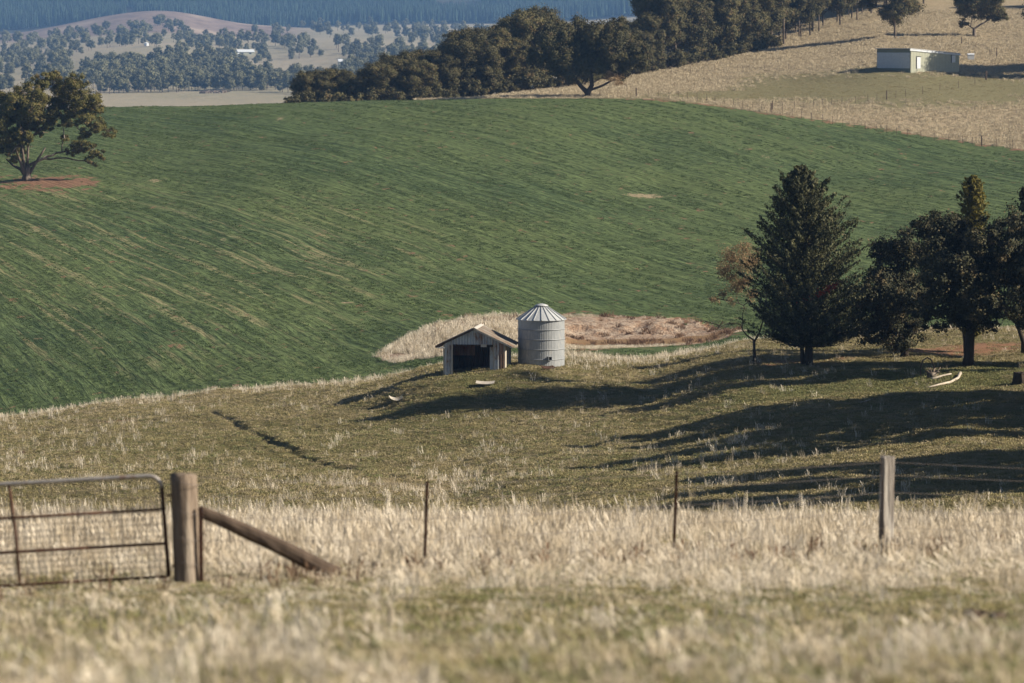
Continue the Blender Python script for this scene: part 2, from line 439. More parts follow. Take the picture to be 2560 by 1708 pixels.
def dam_mat():
    n = NT('dam earth and rank dry grass'); v = n.coords((1, .6, 1))
    a = n.noise(v, .8, 6, .7); b = n.noise(v, 3.5, 4, .7)
    earth = n.mix(n.ramp(b, .34, .48), (.13, .08, .055), n.mix(n.ramp(a, .4, .6), (.30, .20, .135), (.45, .36, .28)))
    flat = n.mix(n.ramp(a, .35, .65), (.28, .16, .085), (.25, .18, .10))
    grass = n.mix(n.ramp(b, .35, .65), (.12, .095, .05), (.34, .27, .16))
    c = n.mix(n.ramp(n.attr('soil'), .25, .6), grass, earth)
    c = n.mix(n.ramp(n.attr('pale'), .4, .6), c, flat)
    c = n.mix(1.0, c, n.mix(b, (.6, .6, .6), (1.3, 1.3, 1.3)), 'MULTIPLY')
    return n.bsdf(c, .95, 0, .1, n.math('ADD', a, n.math('MULTIPLY', b, .5)), 1.0, .5)
M['dam'] = dam_mat()

def valley_mat():
    n = NT('valley pasture'); v = n.coords((1, .35, 1))
    a = n.noise(v, .006, 5, .6); b = n.noise(v, .05, 5, .7)
    c = n.mix(n.ramp(a, .4, .6), (.27, .235, .165), (.215, .20, .13))
    c = n.mix(n.ramp(b, .3, .7), c, n.mix(.5, c, (.32, .265, .195)))
    cut = n.mix(n.ramp(b, .35, .6), (.135, .10, .085), (.22, .165, .135))
    c = n.mix(n.attr('soil'), c, cut)
    c = n.mix(n.attr('pale'), c, (.47, .38, .29))
    c = n.mix(n.attr('lush'), c, (.04, .045, .03))
    return n.bsdf(c, .95, 0, .1, b, .8, 2.0)
M['valley'] = valley_mat()
M['forest_floor'] = varied('forest floor', (.02, .022, .015), (.05, .045, .03), .02, .95, bstr=0)

# ------------------------------------------------------------------ ground sheet
ys = np.concatenate([np.arange(-10, 100, .65), np.arange(100, 420, .85), np.arange(420, 720, 1.8), np.arange(720, 1000, 4.),
                     np.exp(np.arange(math.log(1000), math.log(8990), .021))])
kk = np.concatenate([-np.linspace(.45, .155, 28, endpoint=False), np.linspace(-.155, .155, 370), np.linspace(.155, .45, 29)[1:]])
GX = (ys[:, None] + 15) * kk[None, :]
GX = np.where(ys[:, None] > 60, ys[:, None] * kk[None, :] + 15 * kk[None, :] * np.clip(1 - (ys[:, None] - 60) / 200, 0, 1), GX)
GY = np.repeat(ys[:, None], len(kk), 1)
GZ = ground(GX, GY)
PXG = 1280 + F * GX / np.maximum(GY, 8)
_, PYG = pxpy(GX, np.maximum(GY, 8), GZ)

def ell(px, py, a, b, X=PXG, Y=PYG, gate=None):
    e = np.exp(-((X - px) / a) ** 2 - ((Y - py) / b) ** 2)
    return e if gate is None else e * gate
def wblob(p, a, b, ang=0.0):      # a patch on the ground round a world point
    c, s = math.cos(ang), math.sin(ang)
    dx, dy = GX - p[0], GY - p[1]
    return np.exp(-((dx * c + dy * s) / a) ** 2 - ((-dx * s + dy * c) / b) ** 2)

dry = np.zeros_like(GX); soil = dry.copy(); lush = dry.copy(); pale = dry.copy()
mid = (GY > 130) & (GY < y_near(PXG))
nearz = GY <= 130
# paddock: straw on the crest and on the near slope, worn soil under the trees, greener between the shadows
crest_d = y_near(PXG) - GY
dry += np.where(mid, .75 * np.exp(-(np.maximum(crest_d - 2, 0) / 10.) ** 2), 0)
dry += np.where(mid, .5 * fbm(GX * .08, GY * .06, 31) - .1, 0)
dry += .9 * wblob(hit(1020, 1222, 130), 5.5, 9, -.5) * mid + .5 * wblob(hit(1400, 1050, 130), 5, 6) * mid
dry += np.where(nearz, .25 + .9 * np.exp(-((GY - 80) / 26.) ** 2) - .35 * np.exp(-((GY - 38) / 9.) ** 2), 0)
for px, py, a, b, k in ((1985, 906, 4, 2.5, .75), (2520, 866, 6, 5, .95), (2380, 884, 5, 3, .7), (270, 1055, 4, 2, .6), (1990, 900, 10, 6, .3)):
    soil += k * wblob(hit(px, py, 150), a, b) * mid
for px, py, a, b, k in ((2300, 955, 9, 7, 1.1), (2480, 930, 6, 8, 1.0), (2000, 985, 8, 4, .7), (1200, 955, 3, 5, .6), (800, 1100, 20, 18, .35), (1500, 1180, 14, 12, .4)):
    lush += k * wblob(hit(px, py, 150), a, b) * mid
td = trail_d(GX, GY)
soil += .4 * np.exp(-(td / .4) ** 2) * mid
# gully lip
soil += 0.35 * wblob(hit(1300, 1262, 130), 3.5, 8) * mid + .3 * wblob(hit(1750, 1262, 130), 5, 6) * mid
# crop: thin streaky stand at lower left and near the dam
fieldm = (GY >= y_near(PXG)) & (GY <= y_far(PXG)) & (in_dam(GX, GY) < 0)
dry += np.where(fieldm, 1.2 * ell(330, 720, 480, 200) + 1.0 * ell(760, 660, 230, 120) + .45 * ell(60, 600, 300, 200) + .3 * ell(1150, 600, 350, 150) + .0, 0)
pt = hit(70, 452, 350)
soil += fieldm * (.72 * wblob((pt.x + .5, pt.y + 1), 7.5, 7) + .55 * wblob((pt.x + 6, pt.y - 4), 5, 8) + .45 * wblob((pt.x + 4, pt.y - 12), 5, 8))
pr = hit(1608, 490, 350)
soil += fieldm * .0
pale += fieldm * 1.0 * wblob(pr, 3.3, 4.5, .4)
for px, py, a, b, k in ((235, 600, 1.3, 2.2, .8), (390, 452, 2.0, 4, .7), (868, 757, .8, 1.0, .9), (555, 600, 1.2, 2.0, .6), (700, 297, 1.2, 8, .7), (1920, 393, 2.0, 4, .6), (595, 780, .9, 1.3, .6)):
    pale += fieldm * k * wblob(hit(px, py, 310), a, b)
edge = (y_far(PXG) - GY)
soil += fieldm * np.where((edge < 3) & (PXG > 1550), .5, 0)
soil += fieldm * .5 * sstep(8, 0, -in_dam(GX, GY)) * (PXG > 1300)
# dam
damm = (in_dam(GX, GY) >= 0) & (GY > 300) & (GY < 400)
dsoil = sstep(1330, 1430, PXG + (fbm(GX * .3, GY * .2, 40) - .5) * 120)
soil = np.where(damm, dsoil * sstep(331, 336, GY + (fbm(GX * .5, GY * .3, 41) - .5) * 5) * (1 - .75 * sstep(371, 375, GY)), soil)
soil = np.where(damm & (PXG < 1330), .9 * ell(990, 892, 55, 9) + .5 * ell(1300, 800, 60, 14), soil)
pale = np.where(damm, sstep(335, 338, GY) * (1 - sstep(352, 357, GY + (fbm(GX * .4, GY * .2, 42) - .5) * 5)) * sstep(1400, 1430, PXG), pale)
# dry hill: the mown, greener ground round the white shed
hillm = (GY > y_far(PXG)) & (GY < 1500) & (PXG > 1040)
gp = .85 * ell(2100, 212, 420, 26, gate=hillm) + ell(2330, 232, 330, 34, gate=hillm) + .8 * ell(1800, 242, 200, 12, gate=hillm) + .7 * ell(2200, 178, 90, 12, gate=hillm)
low = sstep(0, 1, (PYG - (268 + (2560 - PXG) * .055)) / 18) * (PXG > 1980)      # tall straw along the lower fence
low2 = sstep(1900, 1700, PXG) * sstep(232, 222, PYG)
lush += np.where(hillm, 1.35 * np.clip(gp, 0, 1) * (1 - low) * (1 - low2), 0)
dry += np.where(hillm, .15 + .5 * low + .4 * low2, 0)
soil += np.where(hillm & (PXG > 1550), sstep(5, 0, -edge) * .45, 0)
for px, py, a, b in ((2470, 160, 1.3, 8), (2488, 150, 1.0, 5)):
    lush -= np.where(hillm, .0, 0)
# valley
valm = (GY > 1500) & (GY < 5560)
fn = (fbm(GX * .004, GY * .002, 50) - .5)
cutm = sstep(0, .12, (GY - 4450) / 1000 + fn * .15) * sstep(820, 690, PXG + fn * 60)
soil = np.where(valm, cutm, soil)
pale = np.where(valm, .8 * sstep(1050, 900, np.abs(GY - 5225) * 40 + 900) * 0 + .55 * sstep(.62, .7, fbm(GX * .006, GY * .003, 51)) * cutm, pale)
dry = np.clip(dry, -.5, 1.2); soil = np.clip(soil, 0, 1); lush = np.clip(lush, 0, 1.4); pale = np.clip(pale, 0, 1)

ny, nx = GX.shape
V = np.stack([GX, GY, GZ], -1).reshape(-1, 3)
idx = np.arange(ny * nx).reshape(ny, nx)
Q = np.stack([idx[:-1, :-1], idx[:-1, 1:], idx[1:, 1:], idx[1:, :-1]], -1).reshape(-1, 4)
fx = .25 * (GX[:-1, :-1] + GX[1:, :-1] + GX[:-1, 1:] + GX[1:, 1:]).ravel()
fy = .25 * (GY[:-1, :-1] + GY[1:, :-1] + GY[:-1, 1:] + GY[1:, 1:]).ravel()
fpx = 1280 + F * fx / np.maximum(fy, 8)
def row_uv(x, y):
    q = np.clip(y, 280, 700) - 330
    return x + .22 * q + .00048 * q * q, y
rowu, rowv = row_uv(GX, GY)
zone = np.zeros(len(fx), int)
e_n = (fbm(fx * .5, fy * .3, 60) - .5) * 2.0
zone[(fy + e_n >= y_near(fpx))] = 1
zone[(fy > y_far(fpx)) & (fpx > 1040)] = 3
zone[(fy > 690) & (fpx <= 1040)] = 4
zone[(fy > y_far(fpx)) & (fpx <= 1040) & (fy <= 690)] = 4
zone[(fy > 1500)] = 4
zone[(fy > 5560)] = 5
zone[(in_dam(fx, fy) > 0) & (fy > 300) & (fy < 400)] = 2
ZN = ['paddock_ground', 'crop_field', 'dam_ground', 'hillside_ground', 'valley_ground', 'forest_hill']
ZL = ['rough olive and straw paddock with long tree shadows', 'large green crop field with curved drill rows', 'bare orange and pink earth of the small dry dam',
      'dry straw coloured hillside at the upper right', 'pale hazy valley pastures far off', 'far hillside under the blue pine forest']
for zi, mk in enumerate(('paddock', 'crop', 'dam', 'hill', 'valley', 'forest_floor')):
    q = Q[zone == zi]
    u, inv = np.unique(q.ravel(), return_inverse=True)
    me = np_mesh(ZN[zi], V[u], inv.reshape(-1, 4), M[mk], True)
    for an, arr in (('dry', dry), ('soil', soil), ('lush', lush), ('pale', pale), ('rowu', rowu), ('rowv', rowv)):
        at_ = me.attributes.new(an, 'FLOAT', 'POINT')
        at_.data.foreach_set('value', arr.ravel()[u].astype(np.float32))
    tag(link(ZN[zi], me), ZL[zi], kind='structure')
def attr_at(arr, x, y):
    """sample a ground-sheet attribute at world points"""
    iy = np.clip(np.searchsorted(ys, y) - 1, 0, ny - 1)
    f = np.where(y > 60, y + 15 * np.clip(1 - (y - 60) / 200, 0, 1), y + 15)
    ix = np.clip(np.searchsorted(kk, x / f) - 1, 0, nx - 1)
    return arr[iy, ix]

# ------------------------------------------------------------------ foliage and bark materials
def leaf_mat(name, c1, c2, scale=.5, tr=.25, rnd=.15, c3=None):
    n = NT(name); v = n.coords()
    a = n.noise(v, scale, 3, .6); b = n.noise(v, scale * 9, 2, .6)
    f = n.math('ADD', n.math('MULTIPLY', a, .6), n.math('MULTIPLY', b, .4))
    c = n.mix(n.ramp(f, .36, .64), c1, c2)
    if c3: c = n.mix(n.ramp(n.noise(v, scale * 2.3, 2, .5), .55, .68), c, c3)
    oi = n.n('ShaderNodeObjectInfo')
    c = n.mix(1.0, c, n.mix(oi.outputs['Random'], (1 - rnd,) * 3, (1 + rnd, 1 + rnd * .8, 1 + rnd * .5)), 'MULTIPLY')
    return n.bsdf(c, .7, 0, .15, None, transl=tr)
M['gum_leaf'] = leaf_mat('gum foliage', (.052, .052, .025), (.125, .112, .050), .5, .12, .2, (.14, .10, .05))
M['gum_leaf_gold'] = leaf_mat('golden green gum foliage', (.066, .068, .021), (.175, .150, .046), .55, .15, .05, (.15, .105, .05))
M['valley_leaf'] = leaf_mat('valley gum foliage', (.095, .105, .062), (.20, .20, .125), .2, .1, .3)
M['pine_leaf'] = leaf_mat('plantation pine foliage', (.012, .03, .022), (.035, .066, .045), .1, .1, .5)
M['cypress'] = leaf_mat('dark cypress foliage', (.028, .033, .015), (.08, .08, .034), .7, .04, .05, (.20, .19, .10))  # third colour paints sunlit specks into the foliage
M['dense'] = leaf_mat('dense dark foliage', (.022, .025, .013), (.052, .052, .026), .6, .03, .1, (.15, .12, .065))  # pale third colour stands for sunlit highlights on the crowns
M['gold_cypress'] = leaf_mat('golden cypress foliage', (.075, .07, .015), (.18, .15, .03), .8, .2, .05)
M['brown_leaf'] = leaf_mat('withered brown foliage', (.19, .13, .075), (.36, .26, .15), .8, .2, .05)
M['red_leaf'] = leaf_mat('rusty red foliage', (.2, .03, .02), (.32, .07, .03), .8, .25, .05)
M['bark'] = varied('gum bark', (.06, .045, .033), (.16, .125, .10), 2.5, .9, stretch=(1, 1, .25), c3=(.33, .28, .23), k3=(.55, .68))
M['bark_dark'] = varied('dark bark', (.03, .024, .018), (.075, .058, .045), 3, .95, stretch=(1, 1, .25))
M['deadwood'] = varied('bleached dead wood', (.30, .26, .21), (.48, .42, .35), 3, .9, stretch=(1, 1, 1))

def leaf_quads(C, L, W, axis=None, spread=1.0, N=None):
    n = len(C)
    a = rng.normal(size=(n, 3)) * spread
    if axis is not None: a = a + axis
    a /= np.linalg.norm(a, axis=1)[:, None] + 1e-9
    if N is not None:      # leaves face outwards from the clump they belong to
        nn = N + rng.normal(size=(n, 3)) * .55; nn /= np.linalg.norm(nn, axis=1)[:, None] + 1e-9
        a = np.cross(nn, a); a /= np.linalg.norm(a, axis=1)[:, None] + 1e-9
        b = np.cross(nn, a)
    else: b = np.cross(a, rng.normal(size=(n, 3)))
    b /= np.linalg.norm(b, axis=1)[:, None] + 1e-9
    s = (.6 + .8 * rng.random(n))[:, None]
    V = np.stack([C - a * L / 2 * s, C + b * W / 2 * s, C + a * L / 2 * s, C - b * W / 2 * s], 1).reshape(-1, 3)
    return V, np.arange(n * 4).reshape(n, 4)

def sph(n):
    v = rng.normal(size=(n, 3)); return v / np.linalg.norm(v, axis=1)[:, None]

def crown_pts(blobs, dens, flat=.8, sub=.32, shell=.62):
    """leaf positions: blob -> clumps -> leaves"""
    global CN
    out = []; subs = []; NRM = []
    for (x, y, z, r) in blobs:
        m = max(6, int(11 * (r / 1.0) ** 1.3))
        d = sph(m); rr = r * (shell + (1 - shell) * rng.random(m)) * (.85 + .3 * rng.random(m))
        c = d * rr[:, None]; c[:, 2] *= flat
        c += (x, y, z)
        k = max(8, int(dens * r * r / m))
        sr = r * sub * (.7 + .7 * rng.random(m))
        p = rng.normal(size=(m, k, 3)) * .55 * sr[:, None, None]
        p[..., 2] *= .75
        nn = p / (np.linalg.norm(p, axis=2)[..., None] + 1e-9) * .7 + d[:, None, :] * .8 + (0, 0, .25)
        NRM.append(nn.reshape(-1, 3)); out.append((c[:, None, :] + p).reshape(-1, 3)); subs.append((np.array((x, y, z)), c))
    CN = np.concatenate(NRM)
    return np.concatenate(out), subs

def skeleton(mb, fork_path, r0, blobs, subs, rng_seed=0, twig=True, n=6, r_end=.05, sag=0.06):
    """trunk polyline, then limbs that grow from the nearest limb already there"""
    P = np.array(fork_path, float); m = len(P)
    rad = np.linspace(r0, r0 * .72, m); rad[0] = r0 * 1.35
    mb.tube(P, rad, 9, jit=.08)
    nodes = [(P[-1], rad[-1])]
    if m > 2: nodes.append((P[-2], rad[-2]))
    order = sorted(range(len(blobs)), key=lambda i: np.linalg.norm(np.array(blobs[i][:3]) - P[-1]))
    for i in order:
        b = np.array(blobs[i][:3], float); r = blobs[i][3]
        best, bn = 1e9, None
        for (q, qr) in nodes:
            dq = np.linalg.norm(b - q) + .35 * np.linalg.norm(q - P[-1]) + (3 if q[2] > b[2] + .5 else 0)
            if dq < best: best, bn = dq, (q, qr)
        q, qr = bn
        L = np.linalg.norm(b - q)
        if L < .3: continue
        re = max(r_end, min(qr * .45, .03 * r + r_end))
        rs = max(re * 1.3, min(qr * .75, re + .018 * L + .02))
        k = max(4, int(L / .8) + 2)
        t = np.linspace(0, 1, k)
        mids = q[None] * (1 - t)[:, None] + b[None] * t[:, None]
        bow = np.sin(t * math.pi) * L
        off = rng.normal(size=3) * .08; off[2] = -abs(off[2]) * .3 + sag
        mids += bow[:, None] * off[None] + (rng.normal(size=(k, 3)) * .02 * L) * np.minimum(t, 1 - t)[:, None] * 3
        rr = rs + (re - rs) * t
        mb.tube(mids, rr, n, cap=False)
        for a, c in list(zip(mids, rr))[1:]: nodes.append((a, c))
    if twig:
        for (c, s) in subs:
            for q in s[:: 2]:
                mid_ = (c + q) / 2 + rng.normal(size=3) * .1
                mb.tube([c, mid_, q], [r_end * .8, r_end * .5, r_end * .2], 3, cap=False)

def blob_tree(name, loc, trunk, r0, blobs, leaf, bark, dens=1100, L=.22, W=.12, rz=0, flat=.8, sub=.32, r_end=.05, twig=True, shell=.62, sag=.06):
    t = empty(name, loc, rz)
    pts, subs = crown_pts(blobs, dens, flat, sub, shell); cn = CN
    mb = MB(); skeleton(mb, trunk, r0, blobs, subs, twig=twig, r_end=r_end, sag=sag)
    mb.build('trunk', M[bark], t, True)
    v, q = leaf_quads(pts, L, W, N=CN)
    link('crown', np_mesh('crown', v, q, M[leaf]), t)
    return t

# ------------------------------------------------------------------ old corrugated shed and tank
def iron(name, c1, c2, rust, k=(.5, .62), metal=.35, rough=.55, stretch=(1, 1, .5), sc=1.3):
    n = NT(name); v = n.coords(stretch)
    a = n.noise(v, sc * 4, 5, .7); b = n.noise(v, sc, 5, .75)
    c = n.mix(n.ramp(a, .3, .7), c1, c2)
    c = n.mix(n.ramp(b, *k), c, n.mix(a, rust, tuple(x * 1.6 for x in rust)))
    return n.bsdf(c, rough, metal, .3, a, .3, .01)
M['zinc'] = iron('weathered zinc iron', (.40, .42, .44), (.60, .62, .64), (.20, .12, .08), (.47, .62), .1)
M['zinc_tank'] = iron('grey tank iron', (.25, .265, .285), (.33, .345, .36), (.34, .31, .28), (.58, .8), .25, .5)
M['zinc_roof'] = iron('bright tank roof iron', (.38, .40, .42), (.48, .49, .50), (.45, .42, .38), (.6, .85), .2, .5)
M['rusty'] = iron('rusty iron', (.30, .17, .11), (.42, .30, .22), (.20, .08, .04), (.45, .6), .1, .8)
M['dark_iron'] = iron('iron darkened for shade', (.05, .045, .04), (.10, .085, .07), (.09, .05, .035), (.45, .6), .0, .9)  # back wall colour, lowered to paint in the shade inside the shed
M['shed_roof'] = iron('dull brown roof iron', (.17, .15, .13), (.29, .26, .22), (.13, .085, .06), (.46, .60), .05, .85, (1, 1, 1), 1.0)
M['pale_board'] = varied('pale weathered board', (.33, .29, .24), (.50, .46, .40), 6, .85, stretch=(1, 1, .2))
M['ridge'] = varied('pale ridge flashing', (.38, .36, .32), (.5, .47, .43), 5, .7)
M['dark_timber'] = varied('dark old timber', (.045, .032, .024), (.11, .08, .06), 6, .9, stretch=(1, 1, .2))
M['earth_dark'] = varied('trodden earth floor', (.05, .04, .03), (.10, .08, .055), 3, .95)

def corr_sheet(x0, x1, zb, zt, y=0.0, pitch=.20, amp=.05, th=.004, axis='x', spp=6, wave=None):
    """vertical corrugated sheet along x (or y) from x0 to x1; zb and zt are numbers or functions of x"""
    n = max(2, int((x1 - x0) / pitch * spp) + 1)
    xs = np.linspace(x0, x1, n)
    fz = lambda f: np.array([f(x) for x in xs]) if callable(f) else np.full(n, float(f))
    b, t = fz(zb), fz(zt)
    o = amp * np.sin(xs / pitch * 2 * math.pi)
    V = []
    for d in (0, th):
        for zz in (b, t):
            P = np.stack([xs, y + o + d, zz], 1) if axis == 'x' else np.stack([y + o + d, xs, zz], 1)
            V.append(P)
    V = np.concatenate(V); Fc = []
    for i in range(n - 1):
        Fc.append((i, i + 1, n + i + 1, n + i))
        Fc.append((2 * n + i + 1, 2 * n + i, 3 * n + i, 3 * n + i + 1))
        Fc.append((n + i, n + i + 1, 3 * n + i + 1, 3 * n + i))
        Fc.append((i + 1, i, 2 * n + i, 2 * n + i + 1))
    return V, Fc

A_SH = R(-7)
ps = hit(1110, 942, 200)
shed_o = Vector((ps.x, 263.5, float(ground(ps.x, 263.5))))
pc = at(1180, 264.5)
shed = empty('corrugated_shed', (ps.x, 263.5, -23.07), A_SH)
tag(shed, 'small old gabled shed of corrugated iron with an open front, beside the round tank', 'shed')
WS, DS, HE, HR = 4.15, 3.5, 2.3, 3.28     # width, depth, eave, ridge
XR = WS * .5
gz = lambda x: HE + (HR - HE) * (1 - abs(x - XR) / XR) - .06
def sheet(x0, x1, zb, zt, y, mat, axis='x', name='wall_sheet', parent=shed, **kw):
    mb = MB(); mb.add(*corr_sheet(x0, x1, zb, zt, y, axis=axis, **kw)); return mb.build(name, M[mat], parent, False)
OP0, OP1, OPH = .56, 3.47, 2.18           # the open bay
for a, b, m in ((.02, .52, 'zinc'),): tag(sheet(a, b, -.2, gz, .0, m), 'dark weathered sheet at the left of the opening')
cuts = [OP0 - .04, 1.05, 1.62, 2.2, 2.8, OP1]
for i, (a, b) in enumerate(zip(cuts[:-1], cuts[1:])): sheet(a + .005, b - .005, OPH, gz, .0, 'zinc')
sheet(OP1 + .005, 3.82, -.2, gz, .0, 'zinc'); sheet(3.83, WS - .02, -.2, gz, .006, 'rusty')
# left, back and right walls
for k in range(4): sheet(.05 + k * .87, .05 + (k + 1) * .87 - .01, -.3, HE - .04, .02, 'zinc' if k % 2 else 'rusty', 'y')
for k in range(5): sheet(.04 + k * .815, .04 + (k + 1) * .815 + .03, -.3, gz, DS, 'dark_iron')
for k in range(2): tag(sheet(.2 + k * .75, .2 + (k + 1) * .75, 1.15, 2.15, DS - .12, 'rusty', name='sun_patch_sheet'), 'rusty sheet added for the sunlit patch high on the inside of the back wall')  # rusty sheets added in place of sunlight falling on the back wall
tag(sheet(.06, .95, -.3, HE - .05, WS - .01, 'zinc', 'y'), 'sunlit side sheet next to the front corner')
sheet(2.15, 3.4, -.3, HE - .05, WS - .01, 'zinc', 'y')
sheet(.95, 2.15, HE - .35, HE - .05, WS - .01, 'rusty', 'y')
for (x, y, nm) in ((OP0 - .01, -.05, 'door_post'), (OP1 - .02, .09, 'door_post'), (WS + .02, .06, 'corner_post'), (WS + .02, 2.2, 'corner_post'), (WS + .02, 3.42, 'corner_post'), (-.02, .08, 'corner_post'), (-.02, 3.4, 'corner_post')):
    mb = MB(); mb.box(x - .05, y - .045, -.4, x + .05, y + .045, OPH if 'door' in nm else HE - .07); mb.build(nm, M['pale_board'], shed)
mb = MB(); mb.box(WS - .035, .3, .0, WS + .055, .95, HE - .08); tag(mb.build('side_panel', M['pale_board'], shed), 'pale boarded panel in the side wall')
mb = MB(); mb.bar((OP0 + .04, -.03, OPH - .03), (OP1 - .06, -.03, OPH - .03), .06, .07); mb.build('lintel', M['dark_timber'], shed)
mb = MB(); mb.box(2.55, -.09, OPH - .16, 2.95, -.05, OPH + .03); tag(mb.build('loose_board', M['pale_board'], shed), 'pale board hanging at the lintel')
mb = MB(); mb.box(3.12, .35, -.2, 3.42, .39, 2.0); mb.build('inner_door', M['zinc'], shed)
mb = MB(); mb.add([(.05, .05, .02), (WS - .05, .05, .02), (WS - .05, DS - .05, .02), (.05, DS - .05, .02)], [(0, 1, 2, 3)]); mb.build('earth_floor', M['earth_dark'], shed)
for y in (.15, 1.75, 3.35):
    for s in (-1, 1):
        mb = MB(); mb.bar((XR, y, HR - .12), (XR + s * (XR + .45), y, HE - .12 - .21), .06, .1); mb.build('rafter', M['dark_timber'], shed)
# roof: sheets down each side, laid with slight gaps and lifts
sl = (HR - HE) / XR
def roof_sheet(side, y0, y1, lift=0.0, mat='shed_roof', over=.62, short=0.0):
    n = max(3, int((y1 - y0) / .13 * 5)); yy = np.linspace(y0, y1, n)
    o = .02 * np.sin(yy / .13 * 2 * math.pi)
    V = []
    for d in (0, .005):
        for (xx) in (0.0 + short, XR + over):
            x = XR + side * xx
            z = HR + .03 - sl * xx + lift * xx * .2
            V.append(np.stack([np.full(n, x), yy, z + o + d], 1))
    V = np.concatenate(V); Fc = []
    for i in range(n - 1):
        Fc += [(i, n + i, n + i + 1, i + 1), (2 * n + i, 2 * n + i + 1, 3 * n + i + 1, 3 * n + i), (n + i, 3 * n + i, 3 * n + i + 1, n + i + 1), (i, i + 1, 2 * n + i + 1, 2 * n + i)]
    for j in (0, n - 1): Fc.append((j, n + j, 3 * n + j, 2 * n + j))
    mb = MB(); mb.add(V, Fc); return mb.build('roof_sheet', M[mat], shed)
edges = [-.09, .5, 1.3, 2.1, 2.95, 3.75]
for k, (a, b) in enumerate(zip(edges[:-1], edges[1:])):
    roof_sheet(1, a, b - .01, (0, .02, -.01, .03, 0)[k]); roof_sheet(-1, a, b - .01, (.03, 0, .04, .0, .02)[k], 'shed_roof', .62, .12 if k == 1 else 0)
mb = MB()
for s in (-1, 1):
    mb.add([(XR, -.12, HR + .085), (XR + s * .22, -.12, HR + .085 - sl * .22), (XR + s * .22, 3.78, HR + .085 - sl * .22), (XR, 3.78, HR + .085)], [(0, 1, 2, 3)])
mb.build('ridge_cap', M['ridge'], shed)
for s in (-1, 1):
    mb = MB(); mb.bar((XR, -.11, HR - .03), (XR + s * (XR + .6), -.11, HR - .03 - sl * (XR + .6)), .03, .12); mb.build('barge_board', M['pale_board'] if s > 0 else M['dark_timber'], shed)
mb = MB(); mb.box(-.5, -.22, HE - .37, .05, .1, HE - .33); mb.build('gutter_strip', M['zinc'], shed)

# tank
TX0 = at(1353.5, 266)
RT = 1.61
tzb = min(float(ground(TX0.x + dx, 266 + dy)) for dx in (-1.6, 0, 1.6) for dy in (-1.6, 0, 1.6)) - .05
_, pyb = pxpy(TX0.x, 264.4, tzb)
TZT = .0
# eave height so that the eave stands at photo row ~797
a_, b_ = ray(1353, 801)
eave_z = b_ * 264.4
tank = empty('water_tank', (TX0.x, 266, tzb))
HT = eave_z - tzb
tag(tank, 'round galvanised tank with ribbed cone roof standing right of the old shed', 'tank')
NR = 5; rh = HT / NR
ncor = 84; seg = ncor * 6
ang = np.arange(seg) * 2 * math.pi / seg
for k in range(NR):
    r = RT + .007 * np.sin(ang * ncor)
    z0, z1 = k * rh + (.012 if k else -.5), (k + 1) * rh - .012
    V = np.concatenate([np.stack([r * np.cos(ang), r * np.sin(ang), np.full(seg, z)], 1) for z in (z0, z1)])
    mb = MB(); mb.add(V, [(i, (i + 1) % seg, seg + (i + 1) % seg, seg + i) for i in range(seg)]); mb.build('wall_ring', M['zinc_tank'], tank, True)
    mb = MB(); P = [((RT + .028) * math.cos(a), (RT + .028) * math.sin(a), k * rh) for a in np.linspace(0, 2 * math.pi, 73)]
    if k: mb.tube(P, .026, 6, False); mb.build('hoop', M['zinc_tank'], tank, True)
RE, RC, HC = RT + .13, .42, .84
NP_ = 20
for k in range(NP_):
    a0, a1 = k * 2 * math.pi / NP_ + .02, (k + 1) * 2 * math.pi / NP_ - .02
    mb = MB(); aa = np.linspace(a0, a1, 4); V = []
    for d in (0, -.02):
        for (r, z) in ((RE, HT - .03), (RC, HT + HC)):
            V += [(r * math.cos(a), r * math.sin(a), z + d) for a in aa]
    Fc = []
    for i in range(3): Fc += [(i, i + 1, 4 + i + 1, 4 + i), (8 + i + 1, 8 + i, 12 + i, 12 + i + 1), (i + 1, i, 8 + i, 8 + i + 1)]
    mb.add(V, Fc); mb.build('roof_panel', M['zinc_roof'], tank)
    a = k * 2 * math.pi / NP_
    mb = MB(); mb.bar(((RE + .01) * math.cos(a), (RE + .01) * math.sin(a), HT - .01), (RC * math.cos(a), RC * math.sin(a), HT + HC + .02), .035, .06)
    mb.build('roof_rib', M['zinc_roof'], tank)
def lathe(prof, n=40):
    V = [(r * math.cos(a), r * math.sin(a), z) for (r, z) in prof for a in np.arange(n) * 2 * math.pi / n]
    Fc = [(i * n + j, i * n + (j + 1) % n, (i + 1) * n + (j + 1) % n, (i + 1) * n + j) for i in range(len(prof) - 1) for j in range(n)]
    return V, Fc
mb = MB(); mb.add(*lathe([(RC - .04, HT + HC - .03), (RC - .04, HT + HC + .07), (RC + .06, HT + HC + .06), (RC + .05, HT + HC + .1), (.2, HT + HC + .19), (.01, HT + HC + .22)])); mb.build('vent_cap', M['zinc_roof'], tank, True)
aa = R(-70)
ca, sa = math.cos(aa), math.sin(aa)
mb = MB()
c0 = np.array((ca * (RT + .09), sa * (RT + .09), .78)); tg = np.array((-sa, ca, 0)); nn = np.array((ca, sa, 0)); up = np.array((0, 0, 1.))
for s in (-1, 1): mb.obox(c0 + tg * .12 * s, tg * .012, nn * .1, up * .13)
for s in (-1, 1): mb.obox(c0 + up * .13 * s, tg * .13, nn * .1, up * .012)
mb.build('outlet_box', M['zinc_tank'], tank)
mb = MB(); mb.obox(c0 - nn * .06, tg * .1, nn * .005, up * .11); mb.build('outlet_hole', M['dark_timber'], tank)
print('tank height', HT)

